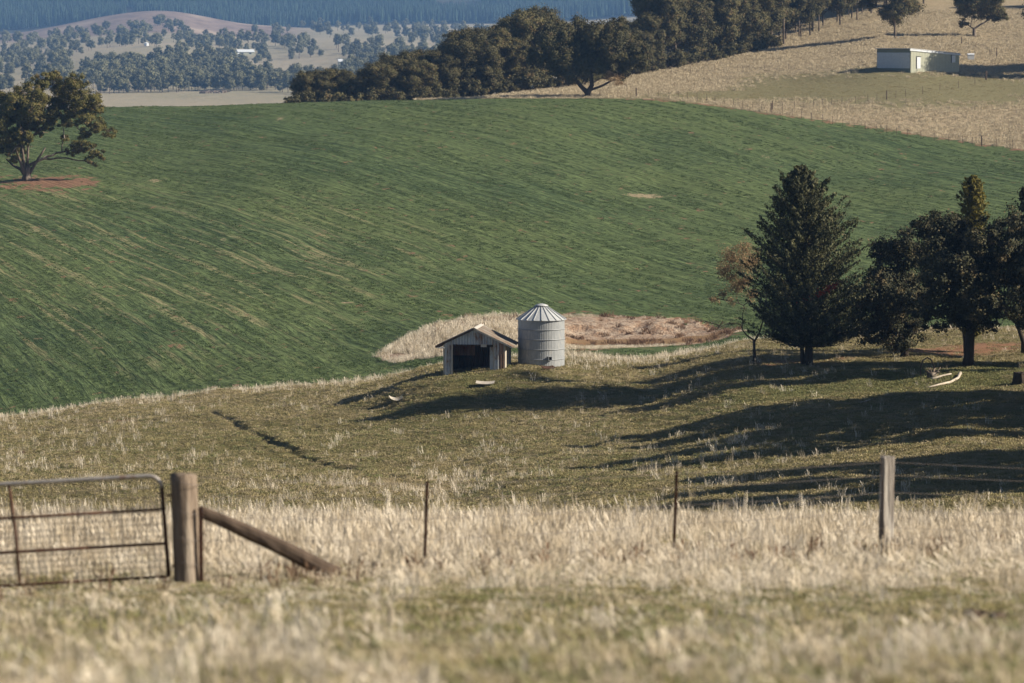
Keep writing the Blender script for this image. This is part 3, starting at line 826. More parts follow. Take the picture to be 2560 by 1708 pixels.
# ------------------------------------------------------------------ white farm shed up the hill
M['cream'] = varied('cream steel cladding', (.30, .31, .25), (.34, .35, .28), 2, .6, bstr=.1)
M['green_panel'] = varied('dull green panel', (.16, .17, .13), (.2, .21, .16), 2, .7, bstr=.1)
M['white_steel'] = varied('white painted steel', (.50, .53, .57), (.58, .61, .65), 2, .5, bstr=.1)
M['dark_gap'] = varied('dark seam', (.03, .03, .03), (.05, .05, .05), 2, .9, bstr=0)
wp = hit(2191, 172, 500)
print('white shed at', wp, 'px/m', F / wp.y)
k_ = F / wp.y
wl = 75 / k_ / math.cos(R(50)); ws_len = 134 / k_ / math.sin(R(50))
wsd = empty('machinery_shed', (wp.x, wp.y, wp.z - .1), R(-50))
tag(wsd, 'white and cream machinery shed with a roller door on the dry hillside', 'shed')
HF, HB = 47 / k_ + .3, 33 / k_ + .4
mb = MB(); mb.box(0, .1, -1.0, wl, .2, HF - .02); mb.build('front_wall', M['green_panel'], wsd)
for k in range(17):
    z = k * (HF - .9) / 17
    mb = MB(); mb.add([(.12, .05, z + .2), (wl - .12, .05, z + .2), (wl - .12, .02, z + .2 + (HF - .9) / 34), (.12, .02, z + .2 + (HF - .9) / 34), (wl - .12, .05, z + .2 + (HF - .9) / 17 - .02), (.12, .05, z + .2 + (HF - .9) / 17 - .02)], [(0, 1, 2, 3), (3, 2, 4, 5)])
    mb.build('door_slat', M['white_steel'], wsd)
L_ = ws_len
zr = lambda y: HF + (HB - HF) * y / L_
mb = MB(); V, Fc = corr_sheet(.15, L_, -2, lambda y: zr(y) - .35, wl, pitch=.4, amp=.02, axis='y', spp=4); mb.add(V, Fc); mb.build('side_wall', M['cream'], wsd)
mb = MB(); mb.add([(0, .2, -2), (0, L_, -2), (0, L_, zr(L_)), (0, .2, zr(.2))], [(0, 1, 2, 3)]); mb.add([(0, L_, -2), (wl, L_, -2), (wl, L_, zr(L_)), (0, L_, zr(L_))], [(0, 1, 2, 3)]); mb.build('back_wall', M['cream'], wsd)
mb = MB(); mb.add([(-.2, -.2, HF), (wl + .2, -.2, HF), (wl + .2, L_ + .2, HB), (-.2, L_ + .2, HB), (-.2, -.2, HF + .08), (wl + .2, -.2, HF + .08), (wl + .2, L_ + .2, HB + .08), (-.2, L_ + .2, HB + .08)],
                  [(3, 2, 1, 0), (4, 5, 6, 7), (0, 1, 5, 4), (1, 2, 6, 5), (2, 3, 7, 6), (3, 0, 4, 7)]); mb.build('roof', M['white_steel'], wsd)
mb = MB(); mb.bar((wl + .1, -.2, HF - .2), (wl + .1, L_ + .2, HB - .2), .1, .3); mb.build('gutter', M['white_steel'], wsd)
for y0, wd, z0, hh, nm in ((L_ * .13, L_ * .075, .15, 2.1, 'door'), (L_ * .84, L_ * .075, 1.2, 1.3, 'window')):
    mb = MB(); mb.box(wl + .025, y0, z0, wl + .07, y0 + wd, z0 + hh); f = mb.build(nm, M['white_steel'], wsd)
    mb = MB(); mb.box(wl + .022, y0 - .12, z0 + hh, wl + .11, y0 + wd + .12, z0 + hh + .12); mb.box(wl + .022, y0 - .12, z0, wl + .1, y0, z0 + hh); mb.build('frame', M['dark_gap'], f)

fb = hit(2427, 150, 500)
mb = MB(); mb.box(-.6, -.5, -.2, .6, .5, 1.0); V, Fc = [(-.65, -.55, 1.0), (.65, -.55, 1.0), (.65, .55, 1.0), (-.65, .55, 1.0), (-.65, 0, 1.25), (.65, 0, 1.25)], [(0, 1, 5, 4), (2, 3, 4, 5), (0, 4, 3), (1, 2, 5), (3, 2, 1, 0)]
mb.add(V, Fc); o = mb.build('feed_bin', M['white_steel']); o.location = fb; tag(o, 'small pale bin in the shade just right of the white shed', 'bin')
# ------------------------------------------------------------------ gate, big post, brace, near fence
M['post_wood'] = varied('grey split post timber', (.11, .08, .058), (.29, .23, .18), 5, .9, stretch=(1, 1, .12), c3=(.40, .35, .29), k3=(.55, .7), bstr=.9, bdist=.05)
M['post_pale'] = varied('bleached split post timber', (.30, .27, .24), (.50, .47, .43), 5, .9, stretch=(1, 1, .12), c3=(.13, .105, .09), k3=(.48, .58), bstr=.9, bdist=.05)
M['steel_rust'] = varied('rusty steel', (.045, .028, .022), (.12, .055, .035), 8, .8, .3)
M['galv_pipe'] = varied('dull galvanised pipe', (.30, .28, .27), (.44, .41, .39), 8, .5, .4, c3=(.22, .09, .05), k3=(.55, .7))
M['wire'] = varied('fence wire', (.16, .14, .13), (.24, .2, .18), 10, .6, .5, bstr=0)
def world_pt(px, py, Y):
    a, b = ray(px, py); return np.array((a * Y, Y, b * Y))

def post_mesh(name, base, top, r, mat, parent=None, n=14, seg=10, rough_=.06, square=False):
    base, top = np.array(base, float), np.array(top, float)
    t = np.linspace(0, 1, seg)
    a = np.arange(n) * 2 * math.pi / n
    prof = 1 + rng.normal(size=n) * rough_
    if square: prof = prof / np.maximum(abs(np.cos(a - .35)), abs(np.sin(a - .35))) * .85
    V = []
    for i, tt in enumerate(t):
        c = base + (top - base) * tt
        rr = r * prof * (1 - .06 * tt) * (1 + rng.normal(size=n) * .012)
        V += [(c[0] + rr[j] * math.cos(a[j]), c[1] + rr[j] * math.sin(a[j]), c[2] + (rng.normal() * .012 if i == seg - 1 else 0)) for j in range(n)]
    V.append(tuple(top + (0, 0, .015)))
    Fc = [(i * n + j, i * n + (j + 1) % n, (i + 1) * n + (j + 1) % n, (i + 1) * n + j) for i in range(seg - 1) for j in range(n)]
    Fc += [((seg - 1) * n + j, (seg - 1) * n + (j + 1) % n, seg * n) for j in range(n)]
    mb = MB(); mb.add(V, Fc); return mb.build(name, M[mat], parent, not square)

YG = 47.0
gb = at(462, YG)
gp_ = empty('gate_post', gb); tag(gp_, 'thick round grey strainer post between the gate and the wire fence', 'post')
top = world_pt(459, 1187, YG)
post_mesh('post_timber', (0.02, 0, -.4), (top[0] - gb.x, 0, top[2] - gb.z), .172, 'post_wood', gp_, 22, 14, .05)
for zz in (.93, .66, .42, .2):
    mb = MB(); zt = top[2] - gb.z
    mb.tube([(.01 + .182 * math.cos(a), .182 * math.sin(a), zt * zz + .02 * math.sin(a * 2)) for a in np.linspace(0, 2 * math.pi, 25)], .004, 4, False); mb.build('wire_loop', M['wire'], gp_)
# brace log
b0, b1 = world_pt(497, 1278, YG + .1), world_pt(842, 1440, YG + .6)
br = MB()
tt = np.linspace(0, 1, 10)
P = b0[None] * (1 - tt)[:, None] + b1[None] * tt[:, None]
P[:, 2] += .05 * np.sin(tt * math.pi) * .6
br.tube(P, .075 + .035 * tt + rng.normal(size=10) * .004, 11, jit=.08)
o = br.build('brace_log', M['dark_timber']); tag(o, 'dark timber brace log slanting down from the thick gate post into the grass', 'log')
e0 = at(497, YG - .1); et = world_pt(497, 1268, YG - .1)
mb = MB(); mb.bar((0, 0, -.3), (0, 0, et[2] - e0.z), .05, .05)
st_ = mb.build('steel_stake', M['steel_rust']); st_.location = e0; tag(st_, 'short rusty steel stake against the right side of the thick gate post', 'stake')

# gate: local x from hinge side (right) to the left
g_tr, g_br = world_pt(402, 1188, YG), world_pt(422, 1441, YG)
slope = (world_pt(0, 1211, YG) - world_pt(402, 1188, YG)); slope /= abs(slope[0])
GW = 3.6
gate = empty('farm_gate', (g_br[0], YG, g_br[2])); tag(gate, 'sagging pipe farm gate with wire mesh and rusty rails at the left edge', 'gate')
o2 = np.array((g_br[0], YG, g_br[2]))
def gl(s, h):   # s metres to the left of the stile, h 0..1 up the gate
    b = g_br - o2; t = g_tr - o2
    return (b * (1 - h) + t * h) + np.array((slope[0], 0, slope[2])) * s
corner = [gl(.16 * (1 - math.sin(a)), 1 - .14 * (1 - math.cos(a))) for a in np.linspace(0, math.pi / 2, 7)]
mb = MB(); mb.tube([gl(GW, 1), gl(GW / 2, 1)] + corner[::1][:1] , .024, 8); 
mb = MB(); path = [gl(GW, 1), gl(GW * .66, 1), gl(GW * .33, 1)] + [gl(.16 - .16 * math.sin(a), 1 - .12 * (1 - math.cos(a))) for a in np.linspace(0, math.pi / 2, 7)]
mb.tube(path, .025, 8); mb.build('top_rail', M['galv_pipe'], gate, True)
mb = MB(); mb.tube([gl(0, .88), gl(0, .4), gl(0, 0)], .026, 8); mb.build('stile', M['steel_rust'], gate, True)
mb = MB(); mb.tube([gl(GW, 1), gl(GW, 0)], .026, 8); mb.build('stile', M['galv_pipe'], gate, True)
for h in (.0, .325, .665): 
    mb = MB(); mb.tube([gl(0, h * 1.0), gl(GW / 2, h), gl(GW, h)], .019, 7); mb.build('rail', M['steel_rust'], gate, True)
for s in (1.84, ):
    mb = MB(); mb.tube([gl(s + .03, 1), gl(s, .5), gl(s, 0)], .02, 7); mb.build('stay', M['steel_rust'], gate, True)
mb = MB()
for s in np.arange(.08, GW, .075): mb.tube([gl(s, 0), gl(s, .98)], .0046, 3, False)
for h in np.concatenate([np.arange(.04, .65, .06), np.arange(.7, .98, .09)]): mb.tube([gl(0, h), gl(GW, h)], .0042, 3, False)
mb.build('wire_mesh', M['wire'], gate)
mb = MB(); c = gl(-.05, .8); mb.bar(c, c + np.array((.14, 0, 0)), .03, .03); mb.build('hinge', M['steel_rust'], gate)
mb = MB(); c = gl(-.05, .1); mb.bar(c, c + np.array((.14, 0, 0)), .03, .03); mb.build('hinge', M['steel_rust'], gate)

# near fence
fence = empty('wire_fence', at(1063, 53)); tag(fence, 'near wire fence with two dark steel posts and a pale squared post', 'fence')
fo = np.array(fence.location)
posts = [(1068, 1203, 1060, 1455, 53.0, 'steel'), (1692, 1178, 1683, 1420, 58.0, 'steel')]
fpts = [(np.array((gb.x + .18, YG, 0)), top[2])]
for (tx, ty, bx, by, Y, kind) in posts:
    t_ = world_pt(tx, ty, Y) - fo; b_2 = world_pt(bx, by, Y) - fo
    mb = MB(); mb.bar(b_2, t_, .045, .012); mb.bar(b_2 + (0, -.02, 0), t_ + (0, -.02, 0), .010, .045); mb.build('steel_post', M['steel_rust'], fence)
    fpts.append((t_ + fo, t_[2] + fo[2]))
pt_, pb_ = world_pt(2219, 1142, 61.5) - fo, world_pt(2214, 1430, 61.5) - fo
post_mesh('timber_post', pb_, pt_, .113, 'post_pale', fence, 28, 10, .012, True)
fpts.append((pt_ + fo, (pt_ + fo)[2] - .05))
endp = np.array(at(3300, 68)); fpts.append((endp, endp[2] + 1.15))
gend = fpts
for hgt in (.12, .35, .58, .80, .97):
    mb = MB(); path = []
    for (p, zt) in fpts:
        path.append(np.array((p[0], p[1] - .02, zt - (1 - hgt) * 1.25 + (0 if hgt < .9 else 0))) - fo)
    pp = [path[0]]
    for a, b in zip(path[:-1], path[1:]):
        pp += [a * .75 + b * .25 - (0, 0, .012), (a + b) / 2 - (0, 0, .02), a * .25 + b * .75 - (0, 0, .012), b]
    mb.tube(pp, .0035, 3, False); mb.build('wire', M['wire'], fence)

# ------------------------------------------------------------------ boundary fences on the hill
def far_fence(name, label, pts, thick=()):
    ps_ = [hit(px, py, 300) for px, py in pts]
    e = empty(name, ps_[0]); tag(e, label, 'fence')
    eo = np.array(ps_[0]); tops = []
    for i, p in enumerate(ps_):
        th = .2 if i in thick else .07
        h = 1.55 if i in thick else 1.3
        post_mesh('fence_post', np.array(p) - eo - (0, 0, .2), np.array(p) - eo + (rng.normal() * .03, 0, h), th / 2, 'dark_timber', e, 6, 2, .05)
        tops.append(np.array(p) - eo)
    for h in (.35, .75, 1.15):
        mb = MB(); mb.tube([t + (0, 0, h) for t in tops], .006, 3, False); mb.build('wire', M['wire'], e)
    return e
Z = lambda a: [(1600 + x / 2.448, y / 2.448) for x, y in a]
far_fence('boundary_fence', 'post and wire fence along the top edge of the green field below the dry hillside',
          [(1500, 243), (1545, 243), (1591, 243)] + Z([(50, 597), (110, 598), (178, 600), (235, 604), (290, 609), (350, 615), (408, 622), (460, 632), (515, 642), (572, 652), (630, 663), (690, 672), (742, 684), (802, 690), (870, 706), (930, 715), (988, 728), (1050, 740), (1115, 752), (1178, 760), (1240, 772), (1310, 782), (1378, 795), (1445, 808), (1510, 818), (1570, 828), (1635, 838), (1720, 850), (1800, 862), (1890, 872), (1975, 882), (2035, 888), (2092, 893), (2180, 900), (2280, 907), (2380, 914)]), (2, 16, 35))
far_fence('side_fence', 'line of fence posts climbing right across the mown ground below the white shed',
          Z([(810, 676), (870, 675), (945, 670), (1003, 664), (1063, 659), (1115, 652), (1173, 645), (1235, 640), (1320, 634), (1395, 628), (1450, 620), (1510, 610), (1565, 602), (1625, 594), (1730, 575), (1835, 553), (1948, 540), (2050, 520), (2116, 490)]), (0, 11, 18))
far_fence('yard_fence', 'short fence running down from the hilltop tree past the white shed',
          [(2404, 112), (2440, 122), (2474, 137), (2492, 141), (2480, 165), (2466, 200)], (0, 3, 5))
far_fence('upper_fence', 'low posts along the straw edge left of the white shed',
          Z([(30, 455), (100, 445), (190, 447), (310, 447), (455, 440), (600, 440), (760, 440), (910, 430)]))

# ------------------------------------------------------------------ gum at the left, on its red patch
def zb(x, y, r, bx, by, s, dep):     # blob from an enlarged view: pixel -> metres
    return ((x - bx) / s, dep, (by - y) / s, r / s)
bl = [(480, 210, 90), (620, 200, 90), (700, 270, 110), (860, 250, 105), (920, 300, 80), (330, 370, 130), (230, 470, 130), (60, 480, 110), (110, 590, 110), (380, 500, 130), (540, 520, 120), (650, 390, 110),
      (780, 420, 120), (950, 430, 115), (1060, 420, 85), (1085, 545, 85), (330, 650, 120), (180, 710, 125), (500, 660, 90), (190, 850, 115), (80, 850, 110), (30, 960, 85), (130, 1060, 75), (200, 1110, 50),
      (1000, 670, 85), (1120, 720, 90), (1240, 790, 75), (1050, 780, 60), (960, 820, 70), (760, 610, 80), (860, 700, 60), (320, 880, 70), (900, 970, 90), (790, 1010, 70), (1040, 1010, 85), (1150, 1050, 60), (1020, 1140, 60),
      (150, 960, 90), (230, 1000, 60), (40, 700, 110), (260, 560, 110), (400, 720, 90), (470, 390, 110), (500, 300, 90), (430, 640, 90), (560, 740, 65), (640, 560, 100), (700, 690, 75), (560, 620, 90), (280, 790, 95), (650, 480, 90), (720, 880, 55), (440, 810, 55), (1000, 560, 90), (880, 560, 90), (-90, 560, 120), (-110, 740, 130), (-80, 900, 90), (-30, 420, 90)]
tp = hit(66, 452, 350)
s_ = 4.48 * F / tp.y
deps = [rng.uniform(-1, 1) * max(0.5, 4.2 * math.sqrt(max(0.05, 1 - ((x - 560) / 750) ** 2 - ((y - 680) / 560) ** 2))) for x, y, r in bl]
blobs = [zb(x, y, r * 1.14, 300, 1345, s_, d) for (x, y, r), d in zip(bl, deps)]
t = blob_tree('gum_tree', tp, [(0, 0, -.3), (.05, 0, .6), (.1, 0, 1.3), (.25, 0, 2.1)], .62, blobs, 'gum_leaf_gold', 'bark', 1500, .21, .12, flat=.8, sub=.27, r_end=.07, shell=.7)
tag(t, 'broad olive gum tree on a red soil patch at the left of the green field', 'tree')
# roots and second stems
mb = MB()
for s, (dx, dz) in enumerate(((-1.2, 4.6), (-.5, 5.2), (.3, 5.5), (2.2, 4.6), (-2.4, 3.0))):
    mb.tube([(0, 0, .5), (dx * .35, .2 * s - .4, 1.6), (dx * .8, .3 * s - .5, dz * .7), (dx * 1.2, .3 * s - .5, dz)], [.34, .24, .17, .1], 7, cap=False, jit=.05)
mb.build('limb', M['bark'], t, True)

# lone gum on the field edge
def lone():
    p = hit(1469, 243, 500)
    sc = 2.35 * F / p.y       # view enlarged 2.35x, base (1797,575)
    bl = [(1560, 240, 60), (1650, 200, 70), (1740, 180, 75), (1840, 200, 75), (1930, 190, 70), (1990, 230, 75), (2050, 260, 70), (2095, 320, 65), (2120, 370, 50), (2030, 340, 70), (1940, 300, 80), (1830, 300, 85), (1720, 290, 85), (1620, 310, 70), (1570, 350, 60), (1660, 380, 75), (1770, 390, 70), (1870, 380, 70), (2000, 420, 55), (1700, 440, 45), (1980, 150, 50), (1850, 240, 70), (1480, 330, 50), (1600, 420, 40)]
    B = [zb(x, y, r * 1.05, 1797, 572, sc, rng.uniform(-2.6, 2.6)) for x, y, r in bl]
    t = blob_tree('gum_tree', p, [(0, 0, -.3), (0, 0, .5), (.05, 0, 1.1)], .5, B, 'gum_leaf', 'bark_dark', 900, .3, .17, flat=.9, r_end=.06, sag=.02)
    mb = MB(); k = 1 / sc
    mb.tube([(0, 0, .6), (-45 * k, 0, 70 * k), (-105 * k, 0, 145 * k), (-150 * k, 0, 220 * k)], [.4, .33, .25, .15], 8, cap=False)
    mb.tube([(0, 0, .6), (25 * k, 0, 70 * k), (20 * k, 0, 150 * k), (60 * k, 0, 250 * k)], [.45, .38, .28, .15], 8, cap=False)
    mb.build('limb', M['bark_dark'], t, True)
    tag(t, 'lone dark gum with a forked trunk at the top edge of the green field', 'tree')
    # withered hanging branch
    B2 = [(150 * k, -1, 110 * k, 45 * k), (190 * k, -1.2, 95 * k, 40 * k), (120 * k, -.8, 130 * k, 35 * k)]
    pts, sb = crown_pts(B2, 350, .8); v, q = leaf_quads(pts, .25, .1); c = link('dead_branch', np_mesh('dead_branch', v, q, M['brown_leaf']), t); tag(c, 'withered brown branch hanging low on the right')
    mb = MB(); mb.tube([(25 * k, 0, 80 * k), (80 * k, -.6, 110 * k), (190 * k, -1.2, 95 * k), (235 * k, -1.2, 60 * k)], [.12, .09, .05, .02], 5, cap=False)
    for q in range(7): a = rng.uniform(.6, 2.2); mb.tube([(120 * k + q * 8 * k, -1, 110 * k), (120 * k + q * 16 * k, -1 - rng.random(), (110 - 55 * rng.random()) * k)], [.03, .01], 3, cap=False)
    mb.build('bare_branch', M['bark'], t, True)
lone()

# ------------------------------------------------------------------ gum prototypes for the wood
def gum_proto(seed, H, W, trunk_frac, nb, leafm='gum_leaf', barkm='bark', dens=800, L=.27, Wd=.16, lean=0.0):
    global rng
    rng = np.random.default_rng(seed)
    B = []
    for i in range(nb):
        z = trunk_frac + (1 - trunk_frac) * ((i + .5) / nb) ** .8
        f = math.sin(math.pi * min(1, (z - trunk_frac) / (1 - trunk_frac) * .82 + .14)) ** .7
        a = i * 2.4 + rng.uniform(-.5, .5)
        rr = W / 2 * f * rng.uniform(.35, .95)
        B.append((rr * math.cos(a) + lean * z * H, rr * math.sin(a), z * H * rng.uniform(.93, 1.0), W * rng.uniform(.13, .21)))
    pts, subs = crown_pts(B, dens, .8, .36, .5)
    mb = MB()
    ft = trunk_frac * .75
    skeleton(mb, [(0, 0, -1.5), (0, 0, .3), (.1, 0, H * ft * .5), (.15 + lean * H * ft, 0, H * ft)], H * .0135, B, subs, r_end=.035)
    v, q = leaf_quads(pts, L, Wd, N=CN)
    return mb.mesh('trunk', M[barkm], True), np_mesh('crown', v, q, M[leafm]), H

protos = [gum_proto(101, 14, 9, .34, 18), gum_proto(102, 15, 8, .40, 16, barkm='bark_dark'), gum_proto(103, 13, 10, .28, 20), gum_proto(104, 15, 6.5, .45, 13),
          gum_proto(105, 12, 9, .22, 18, barkm='bark_dark'), gum_proto(106, 14, 5.5, .5, 11)]
rng = np.random.default_rng(11)

base_tab = ([730, 900, 1000, 1089, 1200, 1416, 1634, 1852, 2069, 2180, 2290], [252, 252, 247, 236, 226, 205, 169, 131, 93, 76, 60])
top_tab = ([725, 760, 800, 870, 905, 950, 1000, 1060, 1110, 1140, 1180, 1210, 1260, 1330, 1370, 1420, 1500, 1560, 1600, 1660, 1720, 1800, 2330],
           [215, 180, 170, 182, 185, 150, 128, 118, 130, 78, 78, 90, 50, 18, 40, 62, 70, 55, 40, 12, -10, -40, -60])
def wood_tree(px, Y, H, pi, label, group, rz=None, sx=1.0):
    p = at(px, Y)
    tm, cm, h0 = protos[pi]
    s = H / h0
    e = empty('gum_tree', (p.x, p.y, p.z - .2), rng.uniform(0, 6.28) if rz is None else rz)
    e.scale = (s * sx, s * sx, s)
    link('trunk', tm, e); link('crown', cm, e)
    tag(e, label, 'tree', group)
    return e
def y_wood(px): return np.interp(px, [700, 1000, 1089, 1200, 1416, 1634, 1852, 2069, 2290], [705, 700, 693, 700, 712, 760, 800, 860, 930])
n_w = 0
pxs = 775
while pxs < 2300:
    f = (pxs - 725) / 1600
    for row in range(3 if pxs < 1640 else 4):
        px = pxs + rng.uniform(-12, 12)
        if pxs > 1980 and row == 0 and rng.random() < .45: continue
        Y = float(y_wood(px)) + row * 13 + rng.uniform(-3, 5)
        if pxs < 1050: Y = 690 + row * 10 + rng.uniform(-3, 3)
        if row == 3 and pxs > 1640: Y += 60
        g = at(px, Y); _, gpy = pxpy(g.x, g.y, g.z)
        tpy = np.interp(px, *top_tab) + (0 if row else rng.uniform(0, 30)) + rng.uniform(-4, 14)
        H = (gpy - tpy) * Y / F
        if pxs > 1650: H = rng.uniform(14, 19)
        H = float(np.clip(H, 4.5, 21))
        if px < 1060: pi = (2, 4, 0)[int(rng.integers(3))]
        elif px < 1900: pi = (0, 2, 4, 4, 2, 4)[int(rng.integers(0, 6))]
        else: pi = (1, 2, 5, 0, 4)[int(rng.integers(5))]
        seg_ = ('dark gum in the low clump at the left end of the ridge wood', 'gum trees at the low left end of the wood') if px < 1060 else \
               (('dark gum in the tall middle of the ridge wood behind the lone forked gum', 'gum trees in the middle of the wood') if px < 1640 else
                (('slender gum in the shaded right half of the ridge wood', 'gum trees in the right half of the wood') if px < 1900 else
                 ('thin trunked gum at the open upper right end of the ridge wood', 'gum trees at the open upper end of the wood')))
        wood_tree(px, Y, H, pi, *seg_, sx=rng.uniform(.85, 1.15) * (1.1 if px < 1060 else 1.0)); n_w += 1
    pxs += 34 if pxs < 1700 else 30
# shrubs filling the skirt of the wood
def bush_proto(seed, mat='gum_leaf'):
    global rng
    rng = np.random.default_rng(seed)
    B = [(rng.uniform(-1.6, 1.6), rng.uniform(-1.2, 1.2), rng.uniform(.6, 2.2), rng.uniform(.6, 1.0)) for i in range(8)]
    pts, subs = crown_pts(B, 420, .9, .4, .4)
    mb = MB(); skeleton(mb, [(0, 0, -.3), (0, 0, .3)], .1, B, subs, r_end=.03)
    v, q = leaf_quads(pts, .28, .16, N=CN)
    return mb.mesh('stem', M['bark_dark'], True), np_mesh('foliage', v, q, M[mat])
bushes = [bush_proto(201), bush_proto(202), bush_proto(203)]
rng = np.random.default_rng(12)
def bush(px, Y, s, label, group=None, k=None):
    p = at(px, Y); a, b = bushes[int(rng.integers(3)) if k is None else k]
    e = empty('shrub', p, rng.uniform(0, 6.28), s); link('stem', a, e); link('foliage', b, e); tag(e, label, 'shrub', group); return e
for px in np.arange(770, 1930, 19):
    bush(px + rng.uniform(-7, 7), float(y_wood(px)) - 6 + rng.uniform(-2, 4) if px > 1060 else 684 + rng.uniform(0, 4), rng.uniform(.8, 1.5), 'dark shrub in the skirt along the foot of the ridge wood', 'shrubs at the foot of the ridge wood')
bush(735, 682, 1.0, 'low reddish shrub left of the small rounded gum above the green field', k=0)
bush(758, 683, 1.15, 'dark shrub between the small rounded gum and the low reddish shrub', k=1)

# hilltop trees on the right
e = wood_tree(2235, 800, 17, 2, 'leaning broad gum at the right end of the wood above the white shed', None, 2.0, 1.1)
p = hit(2436, 92, 640)
k = 3.56 * F / p.y
bl = [(1800, 60, 60), (1850, 110, 60), (1900, 40, 75), (1990, 30, 80), (2080, 60, 80), (2150, 110, 60), (2200, 150, 40), (2120, 160, 45), (1950, 110, 70), (2040, 130, 55), (1850, -20, 70), (2000, -60, 90), (2110, -10, 70), (1830, 210, 42), (1780, 20, 40)]
B = [zb(x, y, r * 1.2, 1930, 335, k, rng.uniform(-2, 2)) for x, y, r in bl]
t = blob_tree('gum_tree', p, [(0, 0, -.3), (-.05, 0, .7), (-.1, 0, 1.6)], .42, B, 'gum_leaf', 'bark', 700, .3, .17)
tag(t, 'spreading gum standing alone above the white shed near the top right corner', 'tree')
for px, Y, H, s in ((2690, 699, 19, 1.15), (2760, 712, 16, 1.5), (2860, 716, 17, 1.5), (2700, 905, 15, 1.4), (2850, 720, 15, 1.3)):
    wood_tree(px, Y, H, 2, 'gum outside the right edge casting its shadow by the white shed', 'gums outside the right edge on the hill', sx=s)

# ------------------------------------------------------------------ conifer and the dark trees on the right
def conifer(loc, H, prof, name, leaf, nbr=520, lean=-.02, per=70, Lf=.20, Wf=.085, z0=1.5, trunk_r=.28):
    t = empty(name, loc)
    mb = MB()
    mb.tube([(0, 0, -.4), (0, 0, .3), (.02 * H * .2, 0, H * .3), (lean * H * .6, 0, H * .7), (lean * H, 0, H * .97)], [trunk_r * 1.3, trunk_r, trunk_r * .8, trunk_r * .4, .03], 9, jit=.05)
    mb.tube([(-.35, .1, -.3), (-.42, .1, .8), (-.6, .15, 2.2), (-1.3, .2, 4)], [.17, .14, .12, .05], 7)
    C = []; A = []; NN = []
    for i in range(nbr):
        u = (i + .5) / nbr
        h = z0 + (H - z0) * (u ** 1.15)
        Rh = np.interp(h, *prof)
        if Rh <= 0: continue
        a = i * 2.39996 + rng.uniform(-.3, .3)
        Rb = Rh * rng.uniform(.58, 1.0)
        if rng.random() < .14: Rb = Rh * rng.uniform(1.02, 1.18)
        rise = rng.uniform(.3, .9) * Rb * (.4 + .75 * h / H)
        hb = h - rise * .55
        x0_ = lean * h
        st = np.array((x0_, 0, max(hb, 1.2)))
        en = np.array((x0_ + Rb * math.cos(a), Rb * math.sin(a), h + rise * .45))
        mid_ = (st + en) / 2 + np.array((0, 0, -.12 * Rb))
        mb.tube([st, mid_, en], [.035 + .01 * Rb, .025, .008], 3, cap=False)
        d = en - mid_; d /= np.linalg.norm(d)
        m = int(per * (.5 + .5 * Rb / 3))
        tt = rng.random(m) ** .6
        base = st[None] * ((1 - tt) ** 2)[:, None] + 2 * mid_[None] * (tt * (1 - tt))[:, None] + en[None] * (tt ** 2)[:, None]
        wd = (.26 * (1.05 - tt) + .05) * min(1.2, Rb * .6 + .3)
        off = rng.normal(size=(m, 3)) * wd[:, None] * .75
        C.append(base + off); A.append(np.repeat((d + np.array((0, 0, .5)))[None], m, 0)); NN.append(off / (np.linalg.norm(off, axis=1)[:, None] + 1e-9) + np.array((math.cos(a), math.sin(a), .2)) * .5)
    C = np.concatenate(C); A = np.concatenate(A); NN = np.concatenate(NN)
    C[:, 2] = np.maximum(C[:, 2], z0 * .7 + rng.random(len(C)) * .6)
    A = A / np.linalg.norm(A, axis=1)[:, None]; A = np.cross(A + rng.normal(size=A.shape) * .3, NN)
    v, q = leaf_quads(C, Lf, Wf, A, .2, N=NN)
    mb.build('trunk', M['bark_dark'], t, True)
    link('crown', np_mesh('crown', v, q, M[leaf]), t)
    return t
cp = hit(2022, 912, 200)
print('conifer at', cp)
HC_ = 495 * cp.y / F
prof = (np.array([1.2, 1.8, 3, 5, 7, 8.3, 9.5, 10.6, 11.4, 12.2, 12.9, 13.2]) * HC_ / 13.1, np.array([2.6, 3.7, 4.4, 4.3, 4.05, 3.6, 3.0, 2.4, 1.9, 1.3, .55, .1]) * HC_ / 13.1)
t = conifer(cp, HC_, prof, 'conifer_tree', 'cypress', 520, -.045, 150, .2, .075)
tag(t, 'tall dark pointed conifer, the highest tree of the right hand group', 'tree')
# a rusty spray in it
pts = rng.normal(size=(160, 3)) * (.55, .2, .16) + (.75, -3.6, 5.1); pts[:, 2] += (pts[:, 0] - .75) * .5
v, q = leaf_quads(pts, .2, .08); c = link('dead_spray', np_mesh('dead_spray', v, q, M['red_leaf']), t); tag(c, 'small rusty red dead spray in the dark foliage')

# withered deciduous tree left of it
bp = hit(1886, 905, 200)
k = 2.613 * F / bp.y
bl = [(420, 570, 60), (340, 640, 70), (420, 680, 75), (330, 730, 65), (410, 780, 60), (480, 640, 50), (300, 690, 50), (370, 830, 50), (460, 860, 45), (270, 860, 32), (220, 900, 30), (330, 910, 30)]
bl2 = [(200, 1050, 42), (270, 1040, 42), (330, 1060, 38), (240, 1090, 30), (400, 1070, 32), (160, 1040, 26), (230, 900, 30), (420, 960, 40)]
B = [zb(x, y, r, 485, 1310, k, rng.uniform(-1, 1)) for x, y, r in bl + bl2]
t = empty('deciduous_tree', bp)
mb = MB(); pts, subs = crown_pts(B, 1500, .9, .4, .3)
skeleton(mb, [(0, 0, -.2), (0, 0, .5), (-.03, 0, 1.45)], .12, B, subs, r_end=.02)
mb.tube([(0, 0, 1.4), (.3, 0, 1.9), (.7, .2, 3.2), (.8, .2, 5)], [.08, .06, .04, .02], 5)
mb.build('trunk', M['bark_dark'], t, True)
n1 = len(bl)
